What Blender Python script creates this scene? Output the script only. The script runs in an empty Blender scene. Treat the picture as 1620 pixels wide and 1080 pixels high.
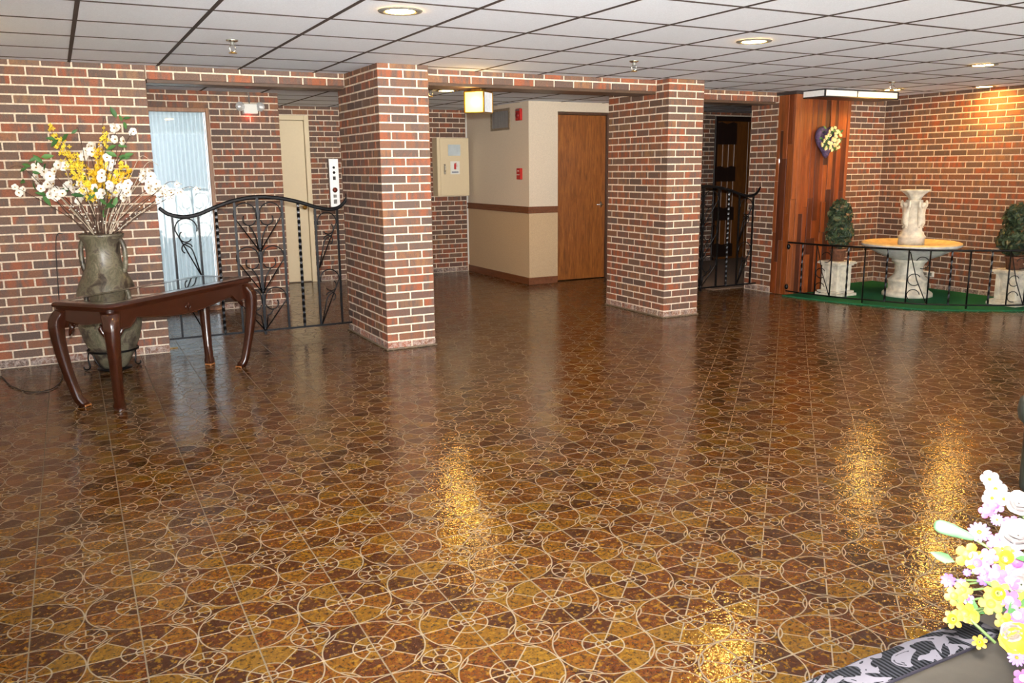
import bpy, math, random
from mathutils import Vector, Matrix, Euler
PI = math.pi
random.seed(11)
sc = bpy.context.scene
COL = sc.collection

# ------------------------------------------------------------------ camera
H = 2.2548                      # ceiling height
CAMPOS = Vector((-0.1832, -4.7517, 1.4537))
FPX = 1344.94
yaw, pitch, roll = 0.484528, 0.200991, -0.00968
cd = bpy.data.cameras.new('camera'); cam = bpy.data.objects.new('camera', cd); COL.objects.link(cam)
cd.sensor_width = 36.0; cd.lens = FPX / 1620 * 36.0; cd.clip_start = 0.05
_r = Vector((math.cos(yaw), -math.sin(yaw), 0)); _f = Vector((math.sin(yaw), math.cos(yaw), 0)); _u = Vector((0, 0, 1))
_f2 = _f * math.cos(pitch) - _u * math.sin(pitch); _u2 = _u * math.cos(pitch) + _f * math.sin(pitch)
_r3 = _r * math.cos(roll) + _u2 * math.sin(roll); _u3 = _u2 * math.cos(roll) - _r * math.sin(roll)
cam.matrix_world = Matrix(((_r3.x, _u3.x, -_f2.x, CAMPOS.x), (_r3.y, _u3.y, -_f2.y, CAMPOS.y), (_r3.z, _u3.z, -_f2.z, CAMPOS.z), (0, 0, 0, 1)))
sc.camera = cam
def seen(x, y, z, m=60):
    """size measure (1/depth) when the point lies in the frame, else 0"""
    d = Vector((x, y, z)) - CAMPOS
    k = d.dot(_f2)
    if k < .2: return 0
    px = 810 + FPX * d.dot(_r3) / k; py = 540 - FPX * d.dot(_u3) / k
    return 1 / k if -m < px < 1620 + m and -m < py < 1080 + m else 0

# ------------------------------------------------------------------ world, flash, exposure
sc.view_settings.view_transform = 'Standard'; sc.view_settings.look = 'None'
sc.view_settings.gamma = 1.0; sc.view_settings.use_curve_mapping = False
sc.view_settings.exposure = 0.0
w = bpy.data.worlds.new('daylight'); sc.world = w; w.use_nodes = True
bg = w.node_tree.nodes['Background']; bg.inputs[0].default_value = (0.86, 0.92, 1.0, 1); bg.inputs[1].default_value = 3.6
def lamp(name, kind, loc, energy, color, parent=None, **kw):
    l = bpy.data.lights.new(name, kind); l.energy = energy; l.color = color
    for k, v in kw.items(): setattr(l, k, v)
    o = bpy.data.objects.new(name, l); o.location = loc; COL.objects.link(o)
    if parent: o.parent = parent
    return o
fl = lamp('camera_flash', 'SPOT', CAMPOS, 2300, (1, .99, .97), spot_size=math.radians(82), spot_blend=1.0, shadow_soft_size=.03)
fl.matrix_world = Matrix.Translation(CAMPOS + _u3 * .11 - _f2 * .02) @ cam.matrix_world.to_3x3().to_4x4()

sun = lamp('sun', 'SUN', (0, -20, 30), 85, (1, .96, .9), angle=.01)
sun.rotation_euler = (math.radians(-4), math.radians(34), 0)   # high, from the side: lights the added bounce ground outside the open front, not the room

# ------------------------------------------------------------------ materials
def lin(c):
    f = lambda v: v / 12.92 if v <= .04045 else ((v + .055) / 1.055) ** 2.4
    return tuple(f(v / 255) for v in c) + (1,)
class NT:
    def __init__(s, name):
        s.m = bpy.data.materials.new(name); s.m.use_nodes = True; s.t = s.m.node_tree; s.n = s.t.nodes
        s.b = s.n['Principled BSDF']; s.out = s.n['Material Output']
    def node(s, typ, **kw):
        x = s.n.new(typ)
        for k, v in kw.items(): setattr(x, k, v)
        return x
    def link(s, a, b): s.t.links.new(a, b)
    def put(s, sock, v):
        if isinstance(v, bpy.types.NodeSocket): s.link(v, sock)
        else: sock.default_value = v
    def math(s, op, a, b=0.0, c=0.0, clamp=False):
        x = s.node('ShaderNodeMath', operation=op, use_clamp=clamp)
        s.put(x.inputs[0], a); s.put(x.inputs[1], b); s.put(x.inputs[2], c)
        return x.outputs[0]
    def noise(s, vec, scale, detail=3, rough=.55, dist=0):
        x = s.node('ShaderNodeTexNoise'); x.inputs['Scale'].default_value = scale; x.inputs['Detail'].default_value = detail
        x.inputs['Roughness'].default_value = rough; x.inputs['Distortion'].default_value = dist
        if vec is not None: s.link(vec, x.inputs['Vector'])
        return x.outputs['Fac']
    def mapping(s, vec, loc=(0, 0, 0), rot=(0, 0, 0), scale=(1, 1, 1)):
        x = s.node('ShaderNodeMapping'); s.link(vec, x.inputs[0])
        x.inputs[1].default_value = loc; x.inputs[2].default_value = rot; x.inputs[3].default_value = scale
        return x.outputs[0]
    def ramp(s, fac, stops, const=False):
        x = s.node('ShaderNodeValToRGB'); e = x.color_ramp.elements
        if const: x.color_ramp.interpolation = 'CONSTANT'
        while len(e) < len(stops): e.new(.5)
        for k, (p, c) in enumerate(stops): e[k].position = p; e[k].color = lin(c)
        s.link(fac, x.inputs[0]); return x.outputs[0]
    def mix(s, fac, a, b, mode='MIX'):
        x = s.node('ShaderNodeMix', data_type='RGBA', blend_type=mode)
        s.put(x.inputs[0], fac); s.put(x.inputs[6], a); s.put(x.inputs[7], b)
        return x.outputs[2]
    def bump(s, h, strength=.3, dist=.01):
        x = s.node('ShaderNodeBump'); x.inputs['Strength'].default_value = strength; x.inputs['Distance'].default_value = dist
        s.link(h, x.inputs['Height']); s.link(x.outputs[0], s.b.inputs['Normal'])
    def pos(s): return s.node('ShaderNodeNewGeometry').outputs['Position']
    def obj(s): return s.node('ShaderNodeTexCoord').outputs['Object']
    def rnd(s):
        a = s.node('ShaderNodeObjectInfo').outputs['Random']; b = s.node('ShaderNodeNewGeometry').outputs['Random Per Island']
        return s.math('FRACT', s.math('MULTIPLY_ADD', b, 7.13, a))
    def set(s, **kw):
        names = {'color': 'Base Color', 'rough': 'Roughness', 'metal': 'Metallic', 'spec': 'Specular IOR Level', 'trans': 'Transmission Weight',
                 'coat': 'Coat Weight', 'coatr': 'Coat Roughness', 'sheen': 'Sheen Weight', 'ior': 'IOR', 'alpha': 'Alpha', 'sub': 'Subsurface Weight'}
        for k, v in kw.items(): s.put(s.b.inputs[names[k]], v)
        return s
def plain(name, c, rough=.5, metal=0, var=.12, scale=40, spec=.5, coat=0, bump=0):
    t = NT(name); n = t.noise(t.obj(), scale)
    d = tuple(max(0, v * (1 - var)) for v in c); e = tuple(min(255, v * (1 + var)) for v in c)
    t.set(color=t.ramp(n, [(.3, d), (.7, e)]), rough=rough, metal=metal, spec=spec, coat=coat)
    if bump: t.bump(n, bump, .004)
    return t.m
def emit(name, c, k):
    t = NT(name); t.b.inputs['Emission Color'].default_value = lin(c); t.b.inputs['Emission Strength'].default_value = k
    t.set(color=lin(c)); return t.m

PZ = H / 33.6
def brick_mat(name, stops):
    t = NT(name); p = t.pos(); r = t.rnd()
    base = t.ramp(r, stops)
    # flashing stripes along the brick: cooler, smoky patches
    st = t.noise(t.mapping(p, scale=(9, 9, 2.5)), 2.2, 3, .6)
    st2 = t.noise(t.mapping(p, loc=(3, 1, 7), scale=(14, 14, 5)), 3, 4, .6)
    c = t.mix(t.math('MULTIPLY', t.math('GREATER_THAN', r, .25), t.ramp(st, [(.42, (0, 0, 0)), (.62, (255, 255, 255))])), base, lin((112, 90, 80)))
    c = t.mix(t.ramp(st2, [(.56, (0, 0, 0)), (.7, (205, 205, 205))]), c, lin((156, 98, 68)))
    sz = t.node('ShaderNodeSeparateXYZ'); t.link(p, sz.inputs[0])   # wax and whitewash smears on the lowest course
    foot = t.math('MULTIPLY', t.math('LESS_THAN', sz.outputs[2], PZ * .97), t.ramp(t.noise(p, 34, 4, .7, 1.0), [(.42, (0, 0, 0)), (.6, (210, 210, 210))]))
    c = t.mix(foot, c, lin((214, 196, 186)))
    fine = t.noise(p, 160, 3, .7)
    c = t.mix(.55, c, t.ramp(fine, [(.3, (110, 110, 110)), (.7, (255, 255, 255))]), 'MULTIPLY')
    t.set(color=c, rough=.62, spec=.35); t.bump(fine, .35, .004)
    return t.m
M = {}
M['brick'] = brick_mat('brick_clay', [(0, (98, 80, 72)), (.16, (120, 92, 76)), (.34, (142, 94, 68)), (.5, (160, 90, 60)), (.66, (164, 92, 60)), (.8, (150, 112, 80)), (.92, (102, 86, 80)), (1, (140, 84, 60))])
M['mortar'] = plain('mortar', (212, 196, 176), .9, var=.1, scale=60, spec=.2, bump=.4)

def floor_mat():
    T = .318368; ph = -.011925; OX, OY = -.0781, -1.463
    t = NT('glazed_floor_tile'); p = t.pos()
    sx = t.node('ShaderNodeSeparateXYZ'); t.link(p, sx.inputs[0]); X, Y = sx.outputs[0], sx.outputs[1]
    dx = t.math('SUBTRACT', X, OX); dy = t.math('SUBTRACT', Y, OY); c_, s_ = math.cos(ph) / T, math.sin(ph) / T
    u = t.math('ADD', t.math('MULTIPLY', dx, c_), t.math('MULTIPLY', dy, s_))
    v = t.math('SUBTRACT', t.math('MULTIPLY', dy, c_), t.math('MULTIPLY', dx, s_))
    ru = t.math('ROUND', u); rv = t.math('ROUND', v)
    a = t.math('SUBTRACT', u, ru); b = t.math('SUBTRACT', v, rv)
    fu = t.math('FLOOR', u); fv = t.math('FLOOR', v)
    c = t.math('SUBTRACT', t.math('SUBTRACT', u, fu), .5); d = t.math('SUBTRACT', t.math('SUBTRACT', v, fv), .5)
    L = lambda q, w_: t.math('SQRT', t.math('ADD', t.math('MULTIPLY', q, q), t.math('MULTIPLY', w_, w_)))
    r1, r2 = L(a, b), L(c, d)
    ab, bb = t.math('ABSOLUTE', a), t.math('ABSOLUTE', b); ac, ad = t.math('ABSOLUTE', c), t.math('ABSOLUTE', d)
    diag1 = t.math('MULTIPLY', t.math('ABSOLUTE', t.math('SUBTRACT', ab, bb)), .7071)
    diag2 = t.math('MULTIPLY', t.math('ABSOLUTE', t.math('SUBTRACT', ac, ad)), .7071)
    ax1 = t.math('MINIMUM', ab, bb); ax2 = t.math('MINIMUM', ac, ad)
    D = lambda q, k: t.math('ABSOLUTE', t.math('SUBTRACT', q, k))
    gate = lambda q, lo, hi: t.math('MULTIPLY', t.math('LESS_THAN', q, lo), 9.0) if hi is None else t.math('ADD', t.math('MULTIPLY', t.math('LESS_THAN', q, lo), 9.0), t.math('MULTIPLY', t.math('GREATER_THAN', q, hi), 9.0))
    ds = [D(r1, .494), D(r1, .205), D(r1, .072), D(r2, .19), D(r2, .075),
          t.math('ADD', diag1, gate(r1, .072, .457)), ax1,
          t.math('ADD', t.math('MINIMUM', diag2, ax2), gate(r2, .075, .19)),
          t.math('ADD', D(r2, .252), t.math('MULTIPLY', t.math('GREATER_THAN', r1, .494), 9.0))]
    m = ds[0]
    for q in ds[1:]: m = t.math('MINIMUM', m, q)
    wob = t.noise(p, 60, 2)
    m = t.math('ADD', m, t.math('MULTIPLY', t.math('SUBTRACT', wob, .5), .004))
    line = t.node('ShaderNodeMapRange'); line.inputs[1].default_value = .0058; line.inputs[2].default_value = .0092
    line.inputs[3].default_value = 1; line.inputs[4].default_value = 0; t.link(m, line.inputs[0]); line = line.outputs[0]
    # glaze colour of every cell of the pattern
    sg = lambda q: t.math('MULTIPLY', t.math('SIGN', q), .13)
    cv = t.node('ShaderNodeCombineXYZ')
    outer = t.math('GREATER_THAN', r1, .494)
    ring = t.math('ADD', t.math('MULTIPLY', t.math('GREATER_THAN', r1, .205), .31), t.math('MULTIPLY', outer, .17))
    pick = lambda i_, o_: t.math('ADD', t.math('MULTIPLY', i_, t.math('SUBTRACT', 1.0, outer)), t.math('MULTIPLY', o_, outer))
    t.link(t.math('ADD', pick(ru, t.math('ADD', fu, .5)), pick(sg(a), sg(c))), cv.inputs[0])
    t.link(t.math('ADD', pick(rv, t.math('ADD', fv, .5)), pick(sg(b), sg(d))), cv.inputs[1])
    t.link(t.math('ADD', ring, t.math('MULTIPLY', pick(t.math('GREATER_THAN', ab, bb), t.math('GREATER_THAN', ac, ad)), .43)), cv.inputs[2])
    wn = t.node('ShaderNodeTexWhiteNoise', noise_dimensions='3D'); t.link(cv.outputs[0], wn.inputs['Vector'])
    cell = t.ramp(wn.outputs['Value'], [(0, (96, 52, 30)), (.25, (126, 68, 30)), (.45, (156, 88, 32)), (.65, (172, 106, 34)), (.85, (182, 130, 42)), (1, (188, 142, 52))])
    sp = t.noise(p, 150, 4, .7); big = t.noise(p, 48, 4, .6); mid = t.noise(t.mapping(p, loc=(5, 2, 0)), 62, 3, .6)
    cell = t.mix(t.ramp(big, [(.50, (0, 0, 0)), (.66, (215, 215, 215))]), cell, lin((240, 192, 72)))
    cell = t.mix(t.ramp(mid, [(.50, (0, 0, 0)), (.64, (225, 225, 225))]), cell, lin((84, 44, 20)))
    cell = t.mix(t.ramp(sp, [(.54, (0, 0, 0)), (.66, (225, 225, 225))]), cell, lin((48, 26, 16)))
    cell = t.mix(1.0, cell, (.235, .205, .16, 1), 'MULTIPLY')
    col = t.mix(t.math('MULTIPLY', line, .85), cell, lin((116, 104, 86)))
    rip = t.noise(p, 75, 2, .5); rip2 = t.noise(p, 14, 2, .5)
    hgt = t.math('ADD', t.math('ADD', t.math('MULTIPLY', rip, .8), t.math('MULTIPLY', rip2, 1.2)), t.math('MULTIPLY', line, .55))
    t.set(color=col, rough=t.math('MULTIPLY_ADD', line, .3, .035), spec=.38)
    t.bump(hgt, .34, .004)
    return t.m
M['floor'] = floor_mat()
M['grout'] = plain('floor_grout', (108, 94, 76), .7, var=.15)
M['panel'] = plain('ceiling_panel_white', (228, 236, 248), .9, var=.03, scale=140, spec=.2, bump=.35)
M['tbar'] = plain('dark_bronze_bar', (52, 42, 40), .75, metal=.0, var=.1)
M['white_wall'] = plain('off_white_paint', (220, 208, 190), .8, var=.03, scale=8)
def wood(name, a, b, c, rough=.35, scale=(9, 9, .9), coat=.2):
    t = NT(name); v = t.mapping(t.obj(), scale=scale); n = t.noise(v, 3.5, 5, .65, 1.2); f = t.noise(t.mapping(t.obj(), scale=(scale[0] * 6, scale[1] * 6, scale[2] * 2)), 5, 3, .7)
    col = t.ramp(n, [(.25, a), (.5, b), (.75, c)]); col = t.mix(.45, col, t.ramp(f, [(.3, (120, 110, 100)), (.65, (255, 255, 255))]), 'MULTIPLY')
    t.set(color=col, rough=rough, coat=coat, coatr=.2); t.bump(f, .12, .002); return t.m
M['oak'] = wood('oak_veneer', (100, 54, 18), (146, 84, 30), (178, 110, 46), .35)
M['walnut'] = wood('dark_brown_timber', (58, 36, 22), (78, 48, 28), (98, 62, 36), .5)
M['frame_wood'] = wood('golden_oak_frame', (120, 76, 38), (150, 98, 52), (168, 114, 66), .45)
M['mahogany'] = wood('mahogany_lacquer', (34, 13, 7), (50, 21, 11), (70, 33, 17), .16, (9, 9, 9), coat=.6)
M['spanish'] = wood('stained_door_timber', (74, 42, 18), (110, 64, 24), (136, 84, 32), .45)
M['dark_door'] = wood('dark_door_timber', (26, 14, 10), (36, 20, 14), (48, 28, 18), .5)
M['rail_wood'] = wood('chair_rail_timber', (98, 54, 28), (118, 68, 36), (134, 82, 46), .45, (9, .9, 9))
def plank_mat():
    t = NT('cedar_plank'); r = t.rnd(); o = t.obj()
    base = t.ramp(r, [(0, (66, 32, 16)), (.14, (92, 42, 18)), (.3, (132, 62, 20)), (.55, (150, 74, 24)), (.8, (160, 86, 36)), (1, (134, 74, 36))])
    n = t.noise(t.mapping(t.pos(), scale=(26, 26, 1.6)), 3, 4, .65)
    t.set(color=t.mix(.75, base, t.ramp(n, [(.28, (120, 105, 95)), (.7, (255, 255, 255))]), 'MULTIPLY'), rough=.5, coat=.03); t.bump(n, .15, .003); return t.m
M['plank'] = plank_mat()
M['iron'] = plain('black_wrought_iron', (26, 26, 28), .32, metal=.7, var=.25)
M['cream'] = plain('cream_enamel', (214, 198, 164), .45, var=.008)
M['wall_cream'] = plain('cream_wall_vinyl', (204, 190, 170), .75, var=.04, scale=120, bump=.15)
M['wall_tan'] = plain('tan_wall_vinyl', (186, 160, 126), .75, var=.05, scale=120, bump=.15)
M['iron_twist'] = plain('polished_black_iron', (46, 46, 48), .24, metal=.8, var=.2)
M['steel'] = plain('brushed_steel', (176, 176, 176), .35, metal=.8, var=.02)
M['chrome'] = plain('chrome', (210, 208, 200), .15, metal=1, var=.03)
M['brass'] = plain('aged_brass', (168, 130, 62), .3, metal=.9, var=.12)
M['dark'] = plain('dark_plastic', (34, 32, 32), .45)
M['white'] = plain('white_plastic', (224, 224, 218), .45, var=.008)
M['red'] = plain('red_enamel', (176, 34, 30), .35, var=.08)
M['grey'] = plain('grey_metal', (120, 120, 116), .5, metal=.3)
M['stone'] = plain('cast_white_stone', (206, 200, 184), .75, var=.12, scale=14, bump=.3)
M['stone_bowl'] = plain('grey_white_stone', (204, 204, 202), .7, var=.08, scale=14, bump=.2)
M['stone_gold'] = plain('cream_stone_rim', (222, 192, 136), .65, var=.08, scale=14)
M['turf'] = plain('green_turf', (32, 92, 62), .95, var=.3, scale=180, spec=.1, bump=.8)
M['terracotta'] = plain('brown_pot', (108, 70, 50), .8, var=.2)
M['bark'] = plain('twig_bark', (74, 54, 42), .85, var=.3, scale=90)
M['pale_bark'] = plain('pale_twig_bark', (190, 176, 156), .85, var=.15, scale=90)
def leafy(name, stops, rough=.55):
    t = NT(name); t.set(color=t.ramp(t.rnd(), stops), rough=rough, spec=.4); return t.m
M['leaf'] = leafy('green_leaf', [(0, (44, 84, 42)), (.5, (66, 110, 56)), (1, (84, 128, 66))])
M['topiary'] = leafy('topiary_leaf', [(0, (30, 42, 30)), (.4, (48, 66, 44)), (.75, (70, 86, 56)), (.92, (98, 92, 60)), (1, (124, 92, 62))])
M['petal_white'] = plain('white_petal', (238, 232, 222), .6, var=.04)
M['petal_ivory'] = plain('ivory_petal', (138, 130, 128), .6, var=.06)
M['petal_cream'] = plain('cream_petal', (236, 222, 168), .6, var=.06)
M['petal_yellow'] = plain('yellow_petal', (150, 112, 12), .6, var=.1)
M['petal_gold'] = plain('deep_yellow_petal', (226, 176, 28), .6, var=.15)
M['petal_lemon'] = plain('lemon_petal', (240, 204, 56), .6, var=.1)
M['petal_lilac'] = plain('lilac_petal', (128, 98, 152), .6, var=.08)
M['petal_pink'] = plain('pink_petal', (138, 72, 122), .6, var=.1)
M['petal_violet'] = plain('violet_petal', (96, 66, 140), .6, var=.1)
M['stem'] = plain('pale_green_stem', (84, 104, 56), .6, var=.12)
M['bud'] = plain('pale_green_bud', (84, 126, 84), .5, var=.14, scale=14)
M['purple'] = plain('purple_wreath_base', (74, 58, 88), .8, var=.3, scale=60, bump=.5)
M['lampglow'] = emit('lit_lamp_glass', (255, 190, 90), 300)
M['warmglow'] = emit('lit_amber_glass', (255, 186, 66), 9)
M['redled'] = emit('red_indicator', (255, 40, 30), 6)
def vase_mat():
    t = NT('mottled_green_glaze'); o = t.obj(); n = t.noise(o, 7, 5, .7, .9); n2 = t.noise(t.mapping(o, loc=(4, 2, 1)), 22, 4, .65)
    c = t.ramp(n, [(.34, (38, 30, 26)), (.43, (72, 64, 54)), (.51, (110, 104, 86)), (.58, (80, 78, 60)), (.68, (128, 120, 104))])
    c = t.mix(t.ramp(n2, [(.55, (0, 0, 0)), (.72, (190, 190, 190))]), c, lin((62, 44, 34)))
    t.set(color=c, rough=.38, spec=.5); t.bump(n2, .35, .006); return t.m
M['vase'] = vase_mat()
def glass_mat(name='window_glass'):
    t = NT(name); tr = t.node('ShaderNodeBsdfTransparent'); tr.inputs[0].default_value = (.93, .96, .97, 1)
    gl = t.node('ShaderNodeBsdfGlossy'); gl.inputs['Roughness'].default_value = .02
    fr = t.node('ShaderNodeFresnel'); fr.inputs[0].default_value = 1.5; mx = t.node('ShaderNodeMixShader')
    t.link(fr.outputs[0], mx.inputs[0]); t.link(tr.outputs[0], mx.inputs[1]); t.link(gl.outputs[0], mx.inputs[2]); t.link(mx.outputs[0], t.out.inputs[0]); return t.m
M['glass'] = glass_mat()
def curtain_mat():
    t = NT('sheer_curtain'); d = t.node('ShaderNodeBsdfDiffuse'); d.inputs[0].default_value = lin((214, 226, 230))
    tl = t.node('ShaderNodeBsdfTranslucent'); tl.inputs[0].default_value = lin((176, 184, 186)); mx = t.node('ShaderNodeMixShader'); mx.inputs[0].default_value = .45
    t.link(d.outputs[0], mx.inputs[1]); t.link(tl.outputs[0], mx.inputs[2]); t.link(mx.outputs[0], t.out.inputs[0]); return t.m
M['curtain'] = curtain_mat()
def damask_mat():
    t = NT('damask_cloth'); p = t.pos()
    sx = t.node('ShaderNodeSeparateXYZ'); t.link(p, sx.inputs[0])
    wv = t.node('ShaderNodeTexWave', wave_type='BANDS', bands_direction='X'); t.link(p, wv.inputs[0]); wv.inputs['Scale'].default_value = 42; wv.inputs['Distortion'].default_value = 1.5; wv.inputs['Detail'].default_value = 2
    base = t.ramp(wv.outputs['Fac'], [(.35, (8, 8, 10)), (.7, (44, 44, 48))])
    n = t.noise(t.mapping(p, scale=(10, 16, 10)), 1.3, 2, .5, 1.8)
    fl_ = t.ramp(n, [(.50, (0, 0, 0)), (.515, (255, 255, 255)), (.62, (255, 255, 255)), (.635, (0, 0, 0))], True)
    t.set(color=t.mix(fl_, base, lin((96, 92, 98))), rough=.9, spec=.1); return t.m
M['damask'] = damask_mat()
M['table_top'] = plain('dark_taupe_tabletop', (70, 64, 56), .3, var=.08, scale=30)
M['planter'] = plain('grey_green_glaze', (66, 76, 72), .4, var=.1)
M['cord'] = plain('dark_cord', (30, 24, 22), .5)
M['soffit'] = wood('lintel_board', (62, 44, 30), (80, 56, 38), (96, 70, 48), .6, (.9, 9, 9))

# ------------------------------------------------------------------ mesh builder
class MB:
    def __init__(s): s.v = []; s.f = []; s.mi = []; s.sm = []
    def add(s, vs, fs, mi=0, smooth=True):
        k = len(s.v); s.v += [tuple(q) for q in vs]
        for f in fs: s.f.append(tuple(i + k for i in f)); s.mi.append(mi); s.sm.append(smooth)
        return s
    def box(s, x0, x1, y0, y1, z0, z1, c=0, mi=0, mat=None):
        if c <= 0:
            vs = [(x, y, z) for z in (z0, z1) for y in (y0, y1) for x in (x0, x1)]
            fs = [(0, 2, 3, 1), (4, 5, 7, 6), (0, 1, 5, 4), (2, 6, 7, 3), (0, 4, 6, 2), (1, 3, 7, 5)]
        else:
            X = (x0, x1); Yv = (y0, y1); Z = (z0, z1); vs = []; idx = {}
            for i in (0, 1):
                for j in (0, 1):
                    for k in (0, 1):
                        sx, sy, sz = 1 - 2 * i, 1 - 2 * j, 1 - 2 * k
                        for ax in range(3):
                            q = [X[i] + sx * c, Yv[j] + sy * c, Z[k] + sz * c]; q[ax] = (X[i], Yv[j], Z[k])[ax]
                            idx[i, j, k, ax] = len(vs); vs.append(tuple(q))
            fs = []
            for ax in range(3):
                for sgn in (0, 1):
                    cs = []
                    for (p_, q_) in ((0, 0), (1, 0), (1, 1), (0, 1)):
                        e = [0, 0, 0]; e[ax] = sgn; e[(ax + 1) % 3] = p_; e[(ax + 2) % 3] = q_
                        cs.append(idx[e[0], e[1], e[2], ax])
                    fs.append(tuple(cs if sgn else cs[::-1]))
            for ax in range(3):
                a1, a2 = (ax + 1) % 3, (ax + 2) % 3
                for p_ in (0, 1):
                    for q_ in (0, 1):
                        e0 = [0, 0, 0]; e0[a1] = p_; e0[a2] = q_; e1 = list(e0); e1[ax] = 1
                        f = (idx[(*e0, a1)], idx[(*e1, a1)], idx[(*e1, a2)], idx[(*e0, a2)])
                        fs.append(f if (p_ == q_) == False else f[::-1])
            for i in (0, 1):
                for j in (0, 1):
                    for k in (0, 1):
                        f = (idx[i, j, k, 0], idx[i, j, k, 1], idx[i, j, k, 2]); fs.append(f if (i + j + k) % 2 else f[::-1])
        if mat is not None: vs = [tuple(mat @ Vector(q)) for q in vs]
        return s.add(vs, fs, mi, False)
    def tube(s, pts, r, n=6, mi=0, closed=False):
        pts = [Vector(q) for q in pts]; N = len(pts); rs = r if isinstance(r, (list, tuple)) else [r] * N
        rings = []; up = None
        for i in range(N):
            if closed: tg = pts[(i + 1) % N] - pts[i - 1]
            else: tg = pts[min(i + 1, N - 1)] - pts[max(i - 1, 0)]
            if tg.length < 1e-9: tg = Vector((0, 0, 1))
            tg.normalize()
            if up is None:
                up = Vector((0, 0, 1)) if abs(tg.z) < .9 else Vector((1, 0, 0))
            u = (up - tg * up.dot(tg)); u = u.normalized() if u.length > 1e-6 else tg.orthogonal().normalized()
            up = u; b = tg.cross(u)
            rings.append([pts[i] + (u * math.cos(2 * PI * k / n) + b * math.sin(2 * PI * k / n)) * rs[i] for k in range(n)])
        vs = [q for rg in rings for q in rg]; fs = []
        for i in range(N if closed else N - 1):
            j = (i + 1) % N
            for k in range(n): fs.append((i * n + k, i * n + (k + 1) % n, j * n + (k + 1) % n, j * n + k))
        if not closed: fs += [tuple(range(n))[::-1], tuple(range((N - 1) * n, N * n))]
        return s.add(vs, fs, mi, n > 4)
    def twist(s, p0, p1, h, turns, mi=0, steps=None):
        p0, p1 = Vector(p0), Vector(p1); d = (p1 - p0); L = d.length; d.normalize(); u = d.orthogonal().normalized(); b = d.cross(u)
        st = steps or max(8, int(turns * 8))
        for k in range(4):
            vs = []
            for i in range(st + 1):
                a = 2 * PI * turns * i / st; q = p0 + d * L * i / st
                for th in (a + PI / 4 + k * PI / 2, a + PI / 4 + (k + 1) * PI / 2): vs.append(q + (u * math.cos(th) + b * math.sin(th)) * h * 1.414)
            s.add(vs, [(2 * i, 2 * i + 1, 2 * i + 3, 2 * i + 2) for i in range(st)], mi, True)
        return s
    def lathe(s, prof, n=32, c=(0, 0, 0), mi=0, fn=None, caps=True):
        vs = []; fs = []
        for (r, z) in prof:
            for k in range(n):
                th = 2 * PI * k / n; rr = r if fn is None else fn(r, z, th)
                vs.append((c[0] + rr * math.cos(th), c[1] + rr * math.sin(th), c[2] + z))
        for i in range(len(prof) - 1):
            for k in range(n): fs.append((i * n + k, i * n + (k + 1) % n, (i + 1) * n + (k + 1) % n, (i + 1) * n + k))
        if caps:
            if prof[0][0] > 1e-4: fs.append(tuple(range(n))[::-1])
            if prof[-1][0] > 1e-4: fs.append(tuple(range((len(prof) - 1) * n, len(prof) * n)))
        return s.add(vs, fs, mi, True)
    def ball(s, c, r, n=10, m=6, sc_=(1, 1, 1), mi=0, mat=None):
        vs = []; fs = []
        for i in range(m + 1):
            ph = PI * i / m
            for k in range(n):
                q = Vector((r * math.sin(ph) * math.cos(2 * PI * k / n) * sc_[0], r * math.sin(ph) * math.sin(2 * PI * k / n) * sc_[1], -r * math.cos(ph) * sc_[2]))
                if mat is not None: q = mat @ q
                vs.append((c[0] + q[0], c[1] + q[1], c[2] + q[2]))
        for i in range(m):
            for k in range(n): fs.append((i * n + k, i * n + (k + 1) % n, (i + 1) * n + (k + 1) % n, (i + 1) * n + k))
        return s.add(vs, fs, mi, True)
    def prism(s, poly, t0, t1, frame=None, mi=0, smooth=False):
        """poly in (a,b), extruded t0..t1 ; frame maps (a,b,t) to xyz"""
        n = len(poly); F = frame or (lambda a, b, t: (a, t, b))
        vs = [F(a, b, t0) for a, b in poly] + [F(a, b, t1) for a, b in poly]
        fs = [tuple(range(n)), tuple(range(n, 2 * n))[::-1]] + [(i, i + n, (i + 1) % n + n, (i + 1) % n) for i in range(n)]
        return s.add(vs, fs, mi, smooth)
    def mesh(s, name, mats):
        me = bpy.data.meshes.new(name); me.from_pydata(s.v, [], s.f)
        for m in (mats if isinstance(mats, (list, tuple)) else [mats]): me.materials.append(m)
        me.polygons.foreach_set('material_index', s.mi); me.polygons.foreach_set('use_smooth', s.sm); me.update()
        return me
    def obj(s, name, mats, parent=None, loc=None, **kw): return link(name, s.mesh(name, mats), parent, loc, **kw)
def link(name, data, parent=None, loc=None, rot=None, **props):
    o = bpy.data.objects.new(name, data); COL.objects.link(o)
    if parent is not None: o.parent = parent
    if loc is not None: o.location = loc
    if rot is not None: o.rotation_euler = rot
    for k, v in props.items(): o[k] = v
    return o
def thing(name, label, cat, loc=(0, 0, 0), rot=0, group=None):
    o = link(name, None, None, loc, (0, 0, rot)); o['label'] = label; o['category'] = cat; o.empty_display_size = .1
    if group: o['group'] = group
    return o
def tag(o, label, cat, group=None):
    o['label'] = label; o['category'] = cat
    if group: o['group'] = group
    return o
def struct(o, label=None, cat=None):
    o['kind'] = 'structure'
    if label: o['label'] = label
    if cat: o['category'] = cat
    return o
def copy_tree(o, parent=None):
    c = o.copy(); COL.objects.link(c); c.parent = parent
    for ch in list(o.children): copy_tree(ch, c)
    return c

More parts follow.
